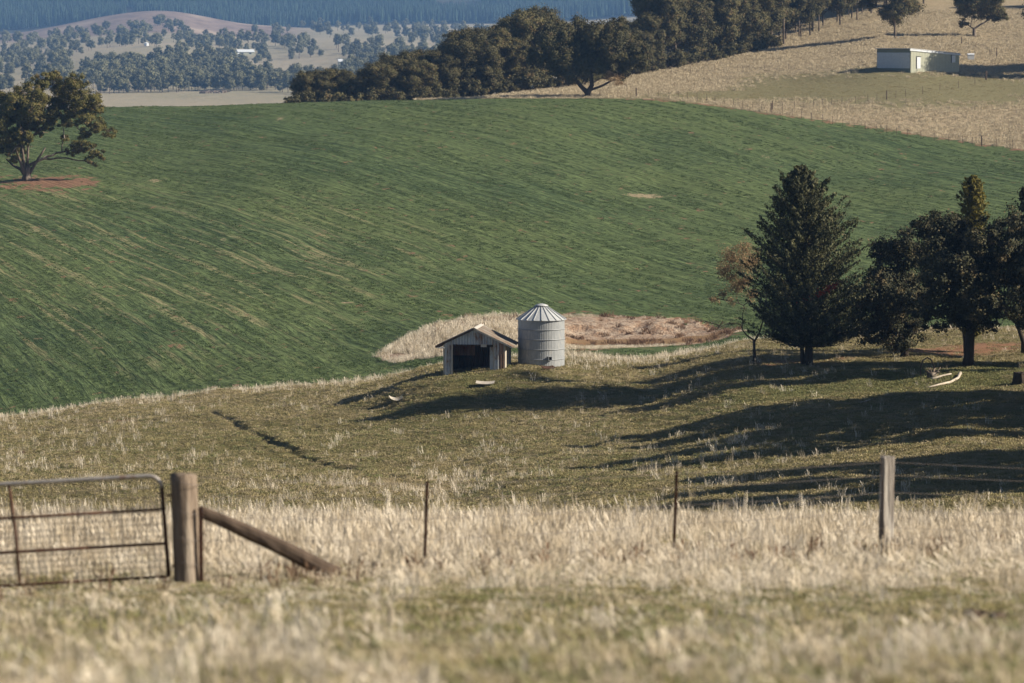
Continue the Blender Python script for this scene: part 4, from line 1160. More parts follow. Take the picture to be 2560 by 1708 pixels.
pts1, _ = crown_pts(B[:n1], 2600, .9, .7, .2); pts2, _ = crown_pts(B[n1:], 450, .8, .5, .2)
v, q = leaf_quads(pts1, .10, .05); link('crown', np_mesh('crown', v, q, M['brown_leaf']), t)
v, q = leaf_quads(pts2, .12, .03); c = link('low_twigs', np_mesh('low_twigs', v, q, M['bark']), t); tag(c, 'sparse dark twiggy spread low on the left')
tag(t, 'thin bare-trunked tree with withered brown leaves just left of the tall conifer', 'tree')

# dense dark trees
def dark_tree(px, py, bl, org, s, label, trunk, r0, leaf='dense', extra=None, dens=1500):
    p = hit(px, py, 200); k = s * F / p.y
    bx, by = org
    B = [zb(x, y, r * 1.3, bx, by, k, rng.uniform(-1, 1) * 2.2) for x, y, r in bl]
    t = blob_tree('evergreen_tree', p, trunk, r0, B, leaf, 'bark_dark', dens, .17, .10, flat=1.0, sub=.38, r_end=.04, shell=.55)
    tag(t, label, 'tree'); return t
# enlarged view: 2.613x, origin photo (1700,400)
o1 = lambda px, py: ((px - 1700) * 2.613, (py - 400) * 2.613)
dark_tree(2262, 893, [(1310, 590, 60), (1370, 560, 70), (1450, 520, 75), (1500, 600, 75), (1400, 650, 90), (1300, 680, 60), (1290, 770, 80), (1400, 780, 100), (1500, 740, 90), (1250, 860, 90), (1350, 900, 110), (1470, 880, 110), (1170, 900, 80), (1140, 980, 80), (1250, 1000, 100), (1380, 1030, 110), (1500, 1010, 100), (1190, 1090, 75), (1300, 1120, 90), (1420, 1140, 90), (1520, 1130, 70), (1350, 1190, 50), (1230, 1150, 50), (1560, 950, 70), (1480, 1200, 50), (1110, 1130, 40), (1560, 830, 80)],
          o1(2262, 893), 2.613, 'broad dark evergreen whose skirts reach the ground, right of the tall conifer', [(0, 0, -.3), (0, 0, .8), (.05, 0, 1.6)], .24)
dark_tree(2424, 915, [(1600, 430, 75), (1700, 420, 80), (1780, 450, 75), (1620, 530, 90), (1720, 560, 100), (1830, 530, 90), (1930, 520, 90), (2030, 440, 60), (1650, 660, 90), (1770, 680, 110), (1880, 650, 110), (1990, 620, 100), (2080, 560, 80), (1640, 780, 90), (1760, 800, 110), (1880, 790, 110), (2000, 760, 110), (2090, 700, 80), (1700, 920, 100), (1810, 930, 100), (1930, 920, 100), (2040, 880, 90), (1620, 960, 80), (1760, 1030, 75), (1880, 1020, 75), (1990, 1000, 80), (2080, 980, 60), (1640, 1050, 60), (2050, 1060, 40)],
          o1(2424, 915), 2.613, 'wide dark evergreen on a thick bare trunk at the right of the group', [(-.1, 0, -.3), (-.05, 0, .5), (0, 0, 1.6), (.1, 0, 2.8)], .38)
dark_tree(2562, 885, [(2160, 390, 70), (2240, 420, 70), (2130, 480, 70), (2200, 540, 90), (2290, 500, 90), (2150, 640, 90), (2250, 680, 100), (2160, 780, 90), (2270, 820, 100), (2180, 900, 90), (2300, 930, 90), (2130, 980, 60), (2230, 1010, 70), (2380, 700, 110), (2380, 880, 100), (2350, 560, 90)],
          o1(2562, 885), 2.613, 'dark russet evergreen cut by the right edge', [(0, 0, -.3), (-.1, 0, .8), (-.5, 0, 2.0)], .2)
# low bare limb off the thick trunk
# golden cypress behind
gp2 = at(2432, 264)
Hg = (float(pxpy(gp2.x, gp2.y, gp2.z)[1]) - 437) * 262 / F
t = conifer(gp2, Hg, ([1, 2, 6, Hg - 4, Hg - 2.5, Hg - .8, Hg - .1], [.6, .8, 1.1, 1.35, 1.2, .9, .3]), 'cypress_tree', 'gold_cypress', 420, 0.0, 70, .2, .1, 1.2, .2)
tag(t, 'narrow golden green cypress rising above the dark evergreens', 'tree')
# tree just off the frame with its crown edge in view
def off_tree(x, y, H, W, label, group=None, seed=1, dense=.9):
    z = float(ground(x, y))
    B = []
    r_ = np.random.default_rng(seed)
    for i in range(26):
        f = (i + .5) / 26; a = i * 2.4
        rr = W / 2 * math.sin(math.pi * (.12 + .83 * f)) ** .8 * r_.uniform(.2, .9)
        B.append((rr * math.cos(a), rr * math.sin(a), H * (.2 + .75 * f), W * r_.uniform(.13, .2)))
    t = blob_tree('evergreen_tree', (x, y, z), [(0, 0, -.3), (0, 0, 1), (0, 0, H * .22)], .3, B, 'dense', 'bark_dark', 700, .32, .2, twig=False)
    tag(t, label, 'tree', group); return t
pe = at(2640, 246)
off_tree(pe.x, pe.y, (pxpy(pe.x, pe.y, pe.z)[1] - 425) * 246 / F, 6.5, 'round topped dark evergreen whose crown just enters at the right edge', seed=5)
for (x, y, H, W_) in ((35.0, 240, 13, 7), (43, 247, 14, 8), (34.0, 222, 13.5, 8), (35.5, 213, 14, 8), (34.5, 203, 14, 8), (42, 218, 16, 9), (43, 207, 16, 9), (33.5, 196, 13, 7), (35, 155, 13, 8), (35.5, 163, 13.5, 9), (35.5, 171, 13.5, 9), (35, 179, 13, 9), (45, 160, 15, 9), (45, 170, 15, 9), (46, 180, 15, 9)):
    off_tree(x, y, H, W_, 'evergreen outside the right edge whose shadow falls across the paddock', 'evergreens outside the right edge', seed=int(x * 3 + y))

# ------------------------------------------------------------------ litter on the paddock
def lump_path(name, pts, Yoff, rad, mat, label, cat, lift=.05):
    base = hit(*pts[0], 150); mb = MB(); P = []
    for (px, py) in pts:
        h = hit(px, py, 150); P.append((h.x - base.x, h.y - base.y, h.z - base.z + lift))
    mb.tube(P, rad, 7, jit=.15); o = mb.build(name, M[mat], None, True); o.location = base; tag(o, label, cat); return o
lump_path('fallen_branch', [(2322, 972), (2350, 966), (2375, 960), (2395, 950), (2400, 938)], 0, [.04, .07, .08, .09, .12], 'deadwood', 'long pale dead branch curving through the grass below the thick trunked evergreen', 'branch', .1)
lump_path('fallen_branch', [(2330, 952), (2350, 946), (2368, 941), (2378, 939)], 0, [.09, .07, .06, .04], 'deadwood', 'short pale dead branch lying inside the curve of the longer one', 'branch', .1)
lump_path('fallen_branch', [(2150, 1010), (2163, 1007), (2176, 1003)], 0, [.03, .04, .03], 'deadwood', 'small pale stick in the dim grass left of the two dead branches', 'branch', .08)
b0 = hit(2330, 945, 150)
mb = MB(); 
for q in range(9):
    a = rng.uniform(0, 6.28); mb.tube([(0, 0, .1), (.3 * math.cos(a), .3 * math.sin(a), .25 + .3 * rng.random()), (.55 * math.cos(a), .5 * math.sin(a), .3 + .4 * rng.random())], [.09, .05, .02], 5)
mb.obox((0, 0, .15), (.3, 0, 0), (0, .25, 0), (0, 0, .2))
o = mb.build('root_stump', M['bark'], None, True); o.location = b0; tag(o, 'tangled reddish root stump beside the pale dead branches', 'stump')
b0 = hit(2318, 940, 150)
mb = MB(); mb.tube([(-.42 * 1 + .0, 0, -.1), (-.42, 0, .5), (-.3, 0, .95), (0, 0, 1.15), (.25, 0, 1.0), (.42, 0, .55), (.47, 0, -.1)], [.05, .05, .045, .045, .045, .05, .05], 6)
o = mb.build('arched_branch', M['bark'], None, True); o.location = b0; tag(o, 'thin arched branch standing in the shade left of the root stump', 'branch')
b0 = hit(2552, 958, 150)
mb = MB(); V, Fc = lathe([(.55, -.2), (.5, .2), (.42, .55), (.4, .66), (.05, .62)], 12); V = [(x + rng.normal() * .03, y + rng.normal() * .03, z + rng.normal() * .03) for x, y, z in V]; mb.add(V, Fc)
o = mb.build('tree_stump', M['bark_dark'], None); o.location = b0; tag(o, 'squat dark stump at the right edge below the evergreens', 'stump')
def flat_sheet(px, py, L, W, rz, label, tilt=.06, bend=.08, name='roofing_sheet', mat='pale_board'):
    b = hit(px, py, 150); n = 9; mb = MB(); V = []
    for d in (0, -.03):
        for j in (0, 1):
            for i in range(n): t = i / (n - 1); V.append(((t - .5) * L, (j - .5) * W, .16 + bend * (2 * t - 1) ** 2 + j * tilt + d))
    Fc = []
    for i in range(n - 1): Fc += [(i, i + 1, n + i + 1, n + i), (2 * n + i + 1, 2 * n + i, 3 * n + i, 3 * n + i + 1), (i + 1, i, 2 * n + i, 2 * n + i + 1), (n + i, n + i + 1, 3 * n + i + 1, 3 * n + i)]
    mb.add(V, Fc); o = mb.build(name, M[mat]); o.location = b; o.rotation_euler = (0, 0, rz); tag(o, label, 'sheet'); return o
flat_sheet(1213, 965, 1.25, .9, R(-3), 'pale iron sheet lying in the grass in front of the old shed', .1, .06)
flat_sheet(990, 1006, .9, .8, R(8), 'pale curled sheet lying in the straw left of the tree shadow tip', .12, .16)
o = flat_sheet(1370, 926, .9, .7, R(15), 'dark scrap of iron in the grass below the tank', .1, .05, mat='steel_rust')
b0 = hit(2453, 1556, 15)
mb = MB()
for q in range(7):
    r = rng.uniform(.05, .09); c = rng.normal(size=3) * (.09, .05, .02)
    V, Fc = lathe([(r * .2, -r * .6), (r, -r * .2), (r * .9, r * .3), (r * .2, r * .7)], 8); mb.add(np.array(V) + c + (0, 0, .1 + q % 3 * .04), Fc)
o = mb.build('dung_clod', M['dark_timber'], None, True); o.location = b0; o.scale = (1, 1, .55); tag(o, 'dark clod lying in the short grass at the lower right', 'clod')
# stones and post stubs in far field (left of centre)
b0 = hit(533, 233, 1800)
mb = MB()
for q in range(26):
    r = rng.uniform(.4, 1.1); c = np.array((rng.uniform(-9, 9), rng.uniform(-8, 8), .5)); V, Fc = lathe([(r, -1), (r * .9, .3), (r * .2, r * .8)], 7); mb.add(np.array(V) + c, Fc)
    a = rng.uniform(0, 3); mb.tube([c, c + (5 * math.cos(a), 5 * math.sin(a), 1.2)], [.35, .15], 4)
o = mb.build('log_heap', M['bark']); o.location = b0; tag(o, 'heap of pale logs in the flat field beyond the green crest', 'log heap')

# ------------------------------------------------------------------ valley woodland
def valley_proto(seed, H, W, tf, cone=False, tall=False):
    global rng
    rng = np.random.default_rng(seed)
    B = []; nb = 9
    for i in range(nb):
        f = (i + .5) / nb; z = tf + (1 - tf) * f * .93; a = i * 2.4 + rng.uniform(-.4, .4)
        rr = W / 2 * math.sin(math.pi * (.2 + .7 * f)) * rng.uniform(.3, .9)
        B.append((rr * math.cos(a), rr * math.sin(a), z * H, W * rng.uniform(.15, .23)))
    pts, subs = crown_pts(B, 16, .75, .5, .5)
    mb = MB(); skeleton(mb, [(0, 0, -2), (0, 0, H * .1), (.2, 0, H * tf)], H * .022, B, subs, twig=False, n=4, r_end=.12)
    me1 = mb.mesh('t', M['bark'])
    v, q = leaf_quads(pts, 1.15, .75, N=CN)
    tv = np.array([x.co[:] for x in me1.vertices]); tf_ = [tuple(p.vertices) for p in me1.polygons]
    me = bpy.data.meshes.new('valley_gum')
    nv = len(tv)
    me.from_pydata(np.concatenate([tv, v]).tolist(), [], tf_ + [tuple(x) for x in (q + nv).tolist()])
    me.materials.append(M['bark']); me.materials.append(M['valley_leaf'])
    mi = np.zeros(len(me.polygons), int); mi[len(tf_):] = 1; me.polygons.foreach_set('material_index', mi); me.update()
    bpy.data.meshes.remove(me1)
    return me
vgums = [valley_proto(300 + i, (16, 17, 14, 18, 13, 15)[i], (13, 11, 13, 10, 12, 15)[i], (.3, .35, .25, .42, .2, .3)[i]) for i in range(6)]
rng = np.random.default_rng(21)
# woodland and clearings, given by where a tree foot would stand in the photo
clear = [(330, 138, 105, 20), (215, 158, 60, 16), (575, 93, 95, 11), (690, 96, 62, 7), (740, 178, 120, 26), (870, 106, 150, 13), (1050, 118, 60, 8), (520, 252, 330, 22), (450, 136, 55, 9), (560, 141, 40, 6), (620, 150, 30, 7),
         (100, 245, 200, 16), (60, 205, 70, 8), (800, 160, 80, 14), (630, 60, 90, 16), (1120, 62, 40, 5), (820, 200, 40, 12), (560, 75, 80, 8)]
def wooded(px, py):
    for (cx_, cy_, a, b) in clear:
        if ((px - cx_) / a) ** 2 + ((py - cy_) / b) ** 2 < 1 + .35 * (vnoise(px * .05, py * .2, 9) - .5): return False
    return True
spots = []
tries = 0
while len(spots) < 980 and tries < 30000:
    tries += 1
    px = rng.uniform(-150, 1330)
    py = rng.uniform(52, 236) if rng.random() < .75 else rng.uniform(150, 236)
    lo_ = np.interp(px, [0, 250, 420, 640, 700, 900, 1300], [105, 78, 62, 78, 60, 62, 40])
    if py < lo_: continue
    if not wooded(px, py): continue
    d = np.interp(py, [60, 110, 160, 200, 236], [1, 1, .75, .8, .45])
    if px < 230 and py > 150: d *= .8
    if rng.random() > d * (.45 + 1.1 * vnoise(px * .02, py * .07, 3)): continue
    h = hit(px, py, 1900)
    if h.y > 5500: continue
    if any((h.x - s.x) ** 2 + ((h.y - s.y) * .4) ** 2 < 40 for s in spots[-400:]): continue
    spots.append(h)
# explicit row of trees along the flat field
for px in np.arange(255, 800, 13.0):
    spots.append(hit(px + rng.uniform(-5, 5), np.interp(px, [255, 560, 650, 800], [232, 226, 222, 240]) + rng.uniform(-3, 3), 1900))
spots.sort(key=lambda v: v.y)
print('valley trees', len(spots), spots[0].y, spots[-1].y)
vg_lab = 'hazy grey green gum in the valley woodland beyond the green crest'
for i, p in enumerate(spots[:150]):
    o = link('gum_tree', vgums[int(rng.integers(6))])
    o.location = p; o.rotation_euler = (0, 0, rng.uniform(0, 6.28)); s = rng.uniform(.42, .95) * .92; o.scale = (s, s, s * rng.uniform(.9, 1.15))
    vpx, vpy = pxpy(p.x, p.y, p.z)
    if vpy > 224: tag(o, 'hazy gum in the front row standing along the flat pale field of the valley', 'tree', 'front row of valley gums along the flat field')
    elif vpx < 250: tag(o, 'hazy gum in the valley woodland at the far left, above the lone field gum', 'tree', 'valley gums at the far left')
    elif vpx < 640: tag(o, 'hazy gum in the middle of the valley woodland, between pale knoll and flat field', 'tree', 'valley gums between the knoll and the flat field')
    else: tag(o, 'hazy gum on the right of the valley, above the low end of the ridge wood', 'tree', 'valley gums on the right')

def scatter(name, P, rz, scale, meshes, kind='stuff', label=None, tilt=None, idxs=None):
    """many small copies on the points of one mesh (grass, far woods)"""
    cname = name + ' sources'
    col = bpy.data.collections.new(cname)
    for i, me in enumerate(meshes):
        col.objects.link(bpy.data.objects.new('%s source %02d' % (name, i), me))
    n = len(P)
    me = bpy.data.meshes.new(name); me.vertices.add(n); me.vertices.foreach_set('co', np.asarray(P, np.float32).ravel())
    rot = np.zeros((n, 3), np.float32); rot[:, 2] = rz
    if tilt is not None: rot[:, :2] = tilt
    a = me.attributes.new('rot', 'FLOAT_VECTOR', 'POINT'); a.data.foreach_set('vector', rot.ravel())
    scale = np.asarray(scale, np.float32)
    if scale.ndim == 1: scale = np.repeat(scale[:, None], 3, 1)
    a = me.attributes.new('scl', 'FLOAT_VECTOR', 'POINT'); a.data.foreach_set('vector', scale.ravel())
    a = me.attributes.new('idx', 'INT', 'POINT'); a.data.foreach_set('value', (rng.integers(0, len(meshes), n) if idxs is None else idxs).astype(np.int32))
    for m_ in {m for me_ in meshes for m in me_.materials}: me.materials.append(m_)
    o = link(name, me)
    g = bpy.data.node_groups.new(name, 'GeometryNodeTree')
    g.interface.new_socket('Geometry', in_out='INPUT', socket_type='NodeSocketGeometry')
    g.interface.new_socket('Geometry', in_out='OUTPUT', socket_type='NodeSocketGeometry')
    gi = g.nodes.new('NodeGroupInput'); go = g.nodes.new('NodeGroupOutput')
    m2p = g.nodes.new('GeometryNodeMeshToPoints'); iop = g.nodes.new('GeometryNodeInstanceOnPoints')
    ci = g.nodes.new('GeometryNodeCollectionInfo'); ci.inputs['Collection'].default_value = col
    ci.inputs['Separate Children'].default_value = True; ci.inputs['Reset Children'].default_value = True
    def na(nm, t):
        x = g.nodes.new('GeometryNodeInputNamedAttribute'); x.data_type = t; x.inputs['Name'].default_value = nm; return x.outputs['Attribute']
    iop.inputs['Pick Instance'].default_value = True
    L = g.links.new
    L(gi.outputs[0], m2p.inputs[0]); L(m2p.outputs[0], iop.inputs['Points']); L(ci.outputs[0], iop.inputs['Instance'])
    L(na('idx', 'INT'), iop.inputs['Instance Index']); L(na('rot', 'FLOAT_VECTOR'), iop.inputs['Rotation']); L(na('scl', 'FLOAT_VECTOR'), iop.inputs['Scale'])
    L(iop.outputs[0], go.inputs[0])
    md = o.modifiers.new('scatter', 'NODES'); md.node_group = g
    tag(o, label, kind=kind)
    return o

P = np.array([tuple(p) for p in spots[150:]])
s = rng.uniform(.45, .98, len(P))
scatter('distant_gum_wood', P, rng.uniform(0, 6.28, len(P)), s, vgums, label='far gum woodland fading into blue haze')

# plantation pines on the far hill
def pine_proto(seed, H=24, W=6):
    r_ = np.random.default_rng(seed); V = []; Fc = []
    mb = MB()
    n = 7
    for k in range(5):
        z0 = H * (.15 + .17 * k); z1 = min(H, z0 + H * .3); r = W / 2 * (1 - k * .19)
        a = np.arange(n) * 2 * math.pi / n + k
        V = [(r * r_.uniform(.75, 1.15) * math.cos(x), r * r_.uniform(.75, 1.15) * math.sin(x), z0 + r_.uniform(-.6, .6)) for x in a] + [(0, 0, z1)]
        mb.add(V, [(j, (j + 1) % n, n) for j in range(n)])
    mb.tube([(0, 0, -2), (0, 0, H * .5)], [.35, .2], 4)
    return mb.mesh('pine', M['pine_leaf'])
pines = [pine_proto(i) for i in range(5)]
N = 60000
py_ = rng.uniform(5640, 7500, N) ; px_ = rng.uniform(-260, 1800, N)
X = (px_ - 1280) / F * py_; Zg = base_h(X, py_)
keep = (vnoise(X * .012, py_ * .005, 70) > .2) & (np.abs((X * .6 + py_ * .12) % 230 - 115) > 5)
# a thin gap in the plantation, as in the photo
X, py_, Zg = X[keep], py_[keep], Zg[keep]
scatter('pine_forest', np.stack([X, py_, Zg], 1), rng.uniform(0, 6.28, len(X)), rng.uniform(.7, 1.15, len(X)), pines, label='dense blue pine plantation covering the far hill')

# small far buildings
def farmhouse(px, py, w_, d_, h_, label, rz=.2, roofm='white_steel', wallm='cream'):
    p = hit(px, py, 1900); e = empty('farm_building', p, rz); tag(e, label, 'building')
    mb = MB(); mb.box(-w_ / 2, -d_ / 2, -1, w_ / 2, d_ / 2, h_); mb.build('wall', M[wallm], e)
    mb = MB(); V = [(-w_ / 2 - .5, -d_ / 2 - .5, h_), (w_ / 2 + .5, -d_ / 2 - .5, h_), (w_ / 2 + .5, d_ / 2 + .5, h_), (-w_ / 2 - .5, d_ / 2 + .5, h_), (-w_ / 2 - .5, 0, h_ + d_ * .28), (w_ / 2 + .5, 0, h_ + d_ * .28)]
    mb.add(V, [(0, 1, 5, 4), (2, 3, 4, 5), (0, 4, 3), (1, 2, 5), (0, 3, 2, 1)]); mb.build('roof', M[roofm], e)
    for q in (-.25, .25):
        mb = MB(); mb.box(w_ * q - 1.2, -d_ / 2 - .06, 1, w_ * q + 1.2, -d_ / 2 - .02, 2.4); mb.build('window', M['dark_gap'], e)
farmhouse(868, 163, 15, 8, 3.0, 'low pale roofed farm building on the valley slope left of the wood', .15)
farmhouse(1110, 137, 16, 9, 3.5, 'green and white farmhouse seen between the trees above the ridge wood', -.2, 'white_steel', 'green_panel')
farmhouse(613, 138, 16, 9, 3.0, 'white roofed house among trees in the middle of the valley', .3)
farmhouse(585, 142, 10, 4, 2.4, 'long low white shed just left of the white roofed house', .1)
p = hit(366, 115, 1900); e = empty('round_tank', p); tag(e, 'tiny white round water tank at the edge of the valley knoll', 'tank')
mb = MB(); mb.add(*lathe([(2.2, -1), (2.2, 2.6)], 20)); mb.build('tank_wall', M['white_steel'], e, True)
mb = MB(); mb.add(*lathe([(2.3, 2.6), (1.4, 3.3), (.05, 3.7)], 20)); mb.build('tank_roof', M['white_steel'], e, True)

# ------------------------------------------------------------------ grass
def straw(name, c1, c2, tr=.35):
    n = NT(name)
    oi = n.n('ShaderNodeObjectInfo'); v = n.coords()
    f = n.math('ADD', n.math('MULTIPLY', oi.outputs['Random'], .6), n.math('MULTIPLY', n.noise(v, 6, 2), .4))
    return n.bsdf(n.mix(f, c1, c2), .75, 0, .15, None, transl=tr)
M['straw'] = straw('dry straw', (.38, .31, .21), (.72, .63, .50), .2)
M['straw2'] = straw('pale straw', (.56, .49, .39), (.84, .77, .66), .2)
M['turf_straw'] = straw('bleached turf', (.22, .185, .105), (.40, .335, .215), .1)
M['hill_straw'] = straw('hillside straw', (.36, .30, .205), (.56, .48, .345), .15)
M['green_blade'] = straw('green grass blade', (.12, .135, .05), (.24, .23, .11), .15)
M['olive_blade'] = straw('olive grass blade', (.165, .148, .064), (.33, .275, .145), .15)
M['brown_weed'] = straw('brown seed head', (.10, .06, .04), (.22, .14, .09), .2)
M['crop_blade'] = straw('crop leaf', (.060, .090, .036), (.104, .142, .058), .15)

def tuft(seed, n, H, spread, lean, wd, mat, head=0, segs=2, vert=0.4):
    r_ = np.random.default_rng(seed); V = []; Fc = []; k = 0
    for i in range(n):
        a = r_.uniform(0, 6.28); rr = spread * math.sqrt(r_.random())
        b = np.array((rr * math.cos(a), rr * math.sin(a), -.02))
        h = H * r_.uniform(.45, 1.0)
        d = np.array((r_.normal() * lean - lean * .5, r_.normal() * lean, 1.0)); d /= np.linalg.norm(d)
        s = np.array((math.cos(a + 1.5 + r_.normal()), math.sin(a + 1.5 + r_.normal()), 0)) * wd * r_.uniform(.6, 1.3) / 2
        bend = np.array((r_.normal() * lean, r_.normal() * lean, -.12)) * h * .8
        m = b + d * h * .5; t = b + d * h + bend
        V += [b - s, b + s, m + s * .85, m - s * .85, t]
        Fc += [(k, k + 1, k + 2, k + 3), (k + 3, k + 2, k + 4)]; k += 5
        if head and r_.random() < head:
            hs = s * 2.2; t0 = m + (t - m) * .5
            V += [t0 - hs, t0 + hs, t + hs * .4 + (t - m) * .1, t - hs * .4 + (t - m) * .1]; Fc += [(k, k + 1, k + 2, k + 3)]; k += 4
    mb = MB(); mb.add(V, Fc); return mb.mesh('tuft', M[mat])

def patch_points(n_try, y0, y1, fn, margin=.012):
    """points spread evenly over the ground in view, kept with probability fn(x,y)"""
    u = rng.random(n_try)
    y = np.sqrt(y0 ** 2 + u * (y1 ** 2 - y0 ** 2))
    x = rng.uniform(-1, 1, n_try) * (1280 / F + margin) * y
    k = rng.random(n_try) < fn(x, y)
    x, y = x[k], y[k]
    return x, y
def grow(name, label, x, y, meshes, s0, s1, sz=None, tilt=.08):
    n = len(x); z = ground(x, y)
    s = rng.uniform(s0, s1, n); S_ = np.stack([s, s, s * (rng.uniform(.8, 1.25, n) if sz is None else sz)], 1)
    print(name, n)
    return scatter(name, np.stack([x, y, z], 1), rng.uniform(-.9, .9, n) + rng.integers(0, 2, n) * 0, S_, meshes, label=label, tilt=rng.normal(size=(n, 2)) * tilt)

PXf = lambda x, y: 1280 + F * x / y
# near slope
tall = [tuft(400 + i, 34, .34, .17, .15, .0062, ('straw', 'straw2')[i % 2], .5) for i in range(6)]
green_t = [tuft(420 + i, 34, .12, .14, .5, .012, ('green_blade', 'olive_blade', 'straw')[i % 3]) for i in range(6)]
weeds = [tuft(440 + i, 16, .36, .10, .22, .012, 'brown_weed', .9) for i in range(3)]
def near_dens(x, y):
    d = .10 + .55 * sstep(40, 52, y) + .22 * sstep(34, 22, y)
    d = d * (.25 + 1.3 * vnoise(x * .35, y * .22, 80))
    d = d * .8 - .2 * np.exp(-((y - 36) / 5.) ** 2)
    return np.clip(d, .05, 1)
x, y = patch_points(26000, 16, 96, near_dens)
grow('dry_grass', 'blurred pale straw grass on the near slope by the fence', x, y, tall, .6, 1.2, sz=(.62 + .1 * sstep(34, 20, y) - .36 * sstep(38, 41, y) * (1 - sstep(47.2, 48.5, y)) * (x < -1.5) + .5 * sstep(48, 62, y)) * np.where(rng.random(len(x)) < .12, 1.7, 1.0) * rng.uniform(.75, 1.3, len(x)))
x, y = patch_points(34000, 15, 92, lambda x, y: np.clip(.8 - .7 * sstep(48, 62, y), .1, 1))
grow('green_grass', 'short green and olive grass between the straw on the near slope', x, y, green_t, .7, 1.5, sz=1 - .65 * sstep(36, 39, y) * sstep(49, 47.5, y))
x, y = patch_points(1500, 28, 66, lambda x, y: np.where(x < -4.1, .08, .5) * np.exp(-((y - (46 + (x + 4) * 1.45 - 1)) / 3.) ** 2))
grow('seed_weeds', 'dark brown seed heads along the near fence line', x, y, weeds, .6, 1.1)
# paddock
turf = [tuft(500 + i, 46, .13, .42, .6, .035, ('olive_blade', 'olive_blade', 'turf_straw', 'green_blade')[i % 4]) for i in range(8)]
stalk = [tuft(520 + i, 14, .62, .20, .16, .013, ('straw', 'straw2')[i % 2], .3) for i in range(6)]
def pad_ok(x, y): return (y < y_near(PXf(x, y)) + 1)
def turf_d(x, y):
    so = attr_at(soil, x, y)
    return pad_ok(x, y) * (trail_d(x, y) > .5) * np.clip(1 - so, 0, 1) * (.45 + .55 * vnoise(x * .6, y * .4, 81))
x, y = patch_points(105000, 125, 312, turf_d, .02)
li = attr_at(lush, x, y); dr = attr_at(dry, x, y)
ids = np.where(rng.random(len(x)) < np.clip(.25 + .9 * li, 0, .95), np.where(rng.random(len(x)) < .4 + .5 * li, rng.choice([3, 7], len(x)), rng.choice([0, 1, 4, 5], len(x))), np.where(rng.random(len(x)) < .35 + .6 * dr, rng.choice([2, 6], len(x)), rng.choice([0, 1, 4, 5], len(x))))
n = len(x); s = rng.uniform(.7, 1.4, n)
print('turf', n)
scatter('paddock_turf', np.stack([x, y, ground(x, y)], 1), rng.uniform(0, 6.28, n), s, turf, label='short olive turf covering the paddock', idxs=ids, tilt=rng.normal(size=(n, 2)) * .08)
PALE_AT = hit(1040, 1225, 130)
def stalk_d(x, y):
    px = PXf(x, y); cd = y_near(px) - y
    cl = vnoise(x * .55, y * .3, 82) ** 3 * vnoise(x * .11, y * .07, 83) * 2.2
    d = cl * .26 + .75 * np.exp(-(np.maximum(cd - 4, 0) / 5.0) ** 2) * (.4 + .6 * vnoise(x * .8, y * .5, 84))
    d = d + .25 * sstep(150, 165, y) * 0 + .5 * np.exp(-((px - 1560) / 190) ** 2 - ((cd - 9) / 12) ** 2)
    q_ = PALE_AT; d = d + .9 * np.exp(-((x - q_.x) / 4.5) ** 2 - ((y - q_.y) / 8) ** 2) * (.3 + .7 * vnoise(x * 1.1, y * .6, 85))
    d = d * (1 - .7 * sstep(2050, 2250, px)) * (1 - .9 * np.clip(attr_at(soil, x, y), 0, 1))
    sh = at(1180, 262); d = d * (1 - np.exp(-((x - sh.x) / 2.6) ** 2 - ((y - 259.5) / 4.5) ** 2))
    ins = (np.abs(x - sh.x) < 1.9) & (y > 263.5) & (y < 267); ins |= np.hypot(x - TX0.x, y - 266) < 1.7
    ins |= (trail_d(x, y) < .9) | (trail_d(x, y + 2.2) < 2.0)
    return pad_ok(x, y) * np.where(ins, 0, np.clip(d, 0, 1))
x, y = patch_points(60000, 125, 312, stalk_d, .02)
grow('paddock_straw', 'tall pale straw stalks dotted over the paddock and along its crest', x, y, stalk, .45, 1.1, tilt=.12)
# dam bank and gully straw
x, y = patch_points(60000, 318, 385, lambda x, y: (in_dam(x, y) > -1) * np.clip(1.1 - attr_at(soil, x, y) * 1.25 - attr_at(pale, x, y), 0, 1) * .9, .0)
grow('bank_grass', 'rank dry grass on the old dam bank behind the shed', x, y, stalk, .5, 1.15, tilt=.15, sz=np.where(PXf(x, y) > 1390, .45, 1.0))
x, y = patch_points(24000, 330, 385, lambda x, y: (in_dam(x, y) > -1) * (vnoise(x * .7, y * .5, 88) > .68) * .25, .0)
grow('bank_weeds', 'dark brown weeds on the dam bank', x, y, [tuft(560 + i, 26, .7, .35, .4, .05, 'brown_weed') for i in range(3)], .5, 1.1)
# crop
crop = [tuft(600 + i, 30, .2, .42, .7, .06, 'crop_blade') for i in range(6)]
ca_, sa_ = .35 / math.hypot(.35, .937), .937 / math.hypot(.35, .937)
def crop_d(x, y):
    px = PXf(x, y)
    ok = (y > y_near(px)) & (y < y_far(px)) & (in_dam(x, y) < -1)
    u_, v_ = row_uv(x, y)
    st = vnoise(u_ * 1.1, v_ * .06, 90)
    return ok * np.clip(1.7 * (st - .38) - attr_at(soil, x, y) - attr_at(pale, x, y), 0, 1)
x, y = patch_points(150000, 288, 690, crop_d, .01)
grow('crop_plants', 'low green crop plants in drill rows over the big field', x, y, crop, .5, 1.15, tilt=.1)
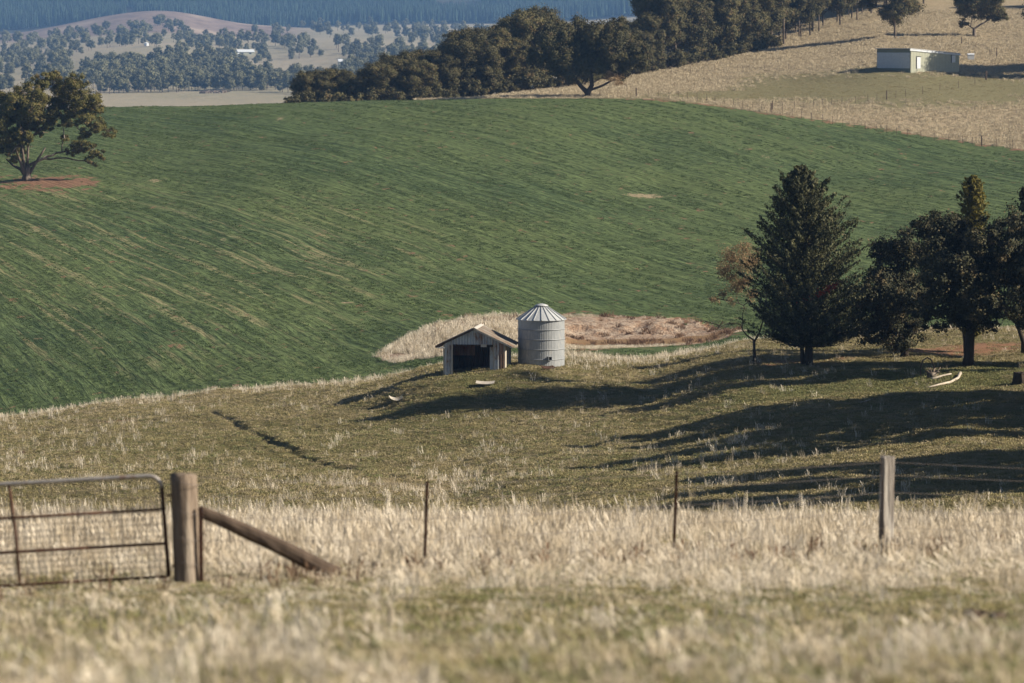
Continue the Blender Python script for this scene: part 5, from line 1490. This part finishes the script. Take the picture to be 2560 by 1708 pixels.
# hill straw
hs = [tuft(640 + i, 40, .5, .5, .25, .05, 'hill_straw', .3) for i in range(6)]
def hill_d(x, y):
    px = PXf(x, y); _, ppy = pxpy(x, y, ground(x, y))
    return (y > y_far(px)) * (px > 1040) * (px < 2700) * np.clip(.75 - .8 * attr_at(lush, x, y) + .3 * vnoise(x * .2, y * .1, 92) - .3 * (ppy < 110), 0, 1)
x, y = patch_points(90000, 590, 900, hill_d, .01)
grow('hill_straw', 'pale straw grass over the dry hillside', x, y, hs, .4, 1.1)
x, y = patch_points(60000, 600, 900, lambda x, y: (y > y_far(PXf(x, y))) * (PXf(x, y) > 1500) * np.clip(attr_at(lush, x, y) * .8, 0, 1), .01)
grow('hill_turf', 'short olive turf on the mown ground below the white shed', x, y, [tuft(680 + i, 40, .10, .6, .6, .06, ('olive_blade', 'turf_straw')[i % 2]) for i in range(4)], .6, 1.4)
# rough growth along the field fence and small field shrubs
ws = [tuft(660 + i, 30, .8, .4, .35, .06, 'brown_weed') for i in range(3)]
x, y = patch_points(1, 10, 11, lambda x, y: 1 + 0 * x)
for nm, lab, px, py, s in (('tussock', 'brown tussock in the paddock at the far left', 55, 1135, 1.0), ('tussock', 'small tussock in the paddock right of the brown one', 196, 1133, .6), ('tussock', 'yellowish weed clump in the paddock above the right steel post', 1420, 1225, 1.3)):
    p = hit(px, py, 140); o = link(nm, ws[0] if s < 1.2 else turf[2]); o.location = p; o.scale = (s * .6,) * 3; tag(o, lab, 'grass tussock')

# ------------------------------------------------------------------ haze
zmin = float(GZ.min()) - 1.2
zmax = float(GZ.max()) + 40
hm = bpy.data.materials.new('thin blue haze'); hm.use_nodes = True
t_ = hm.node_tree; t_.nodes.clear()
oo = t_.nodes.new('ShaderNodeOutputMaterial'); pv = t_.nodes.new('ShaderNodeVolumePrincipled')
pv.inputs['Density'].default_value = .00007
pv.inputs['Color'].default_value = (.27, .52, 1.0, 1)
pv.inputs['Anisotropy'].default_value = 0.0
t_.links.new(pv.outputs[0], oo.inputs['Volume'])
mb = MB(); mb.box(-4400, -60, zmin, 4400, 9200, zmax)
tag(mb.build('haze', hm), 'thin blue haze filling the valley air', kind='stuff')
print('haze z', zmin, zmax, 'wood trees', n_w)
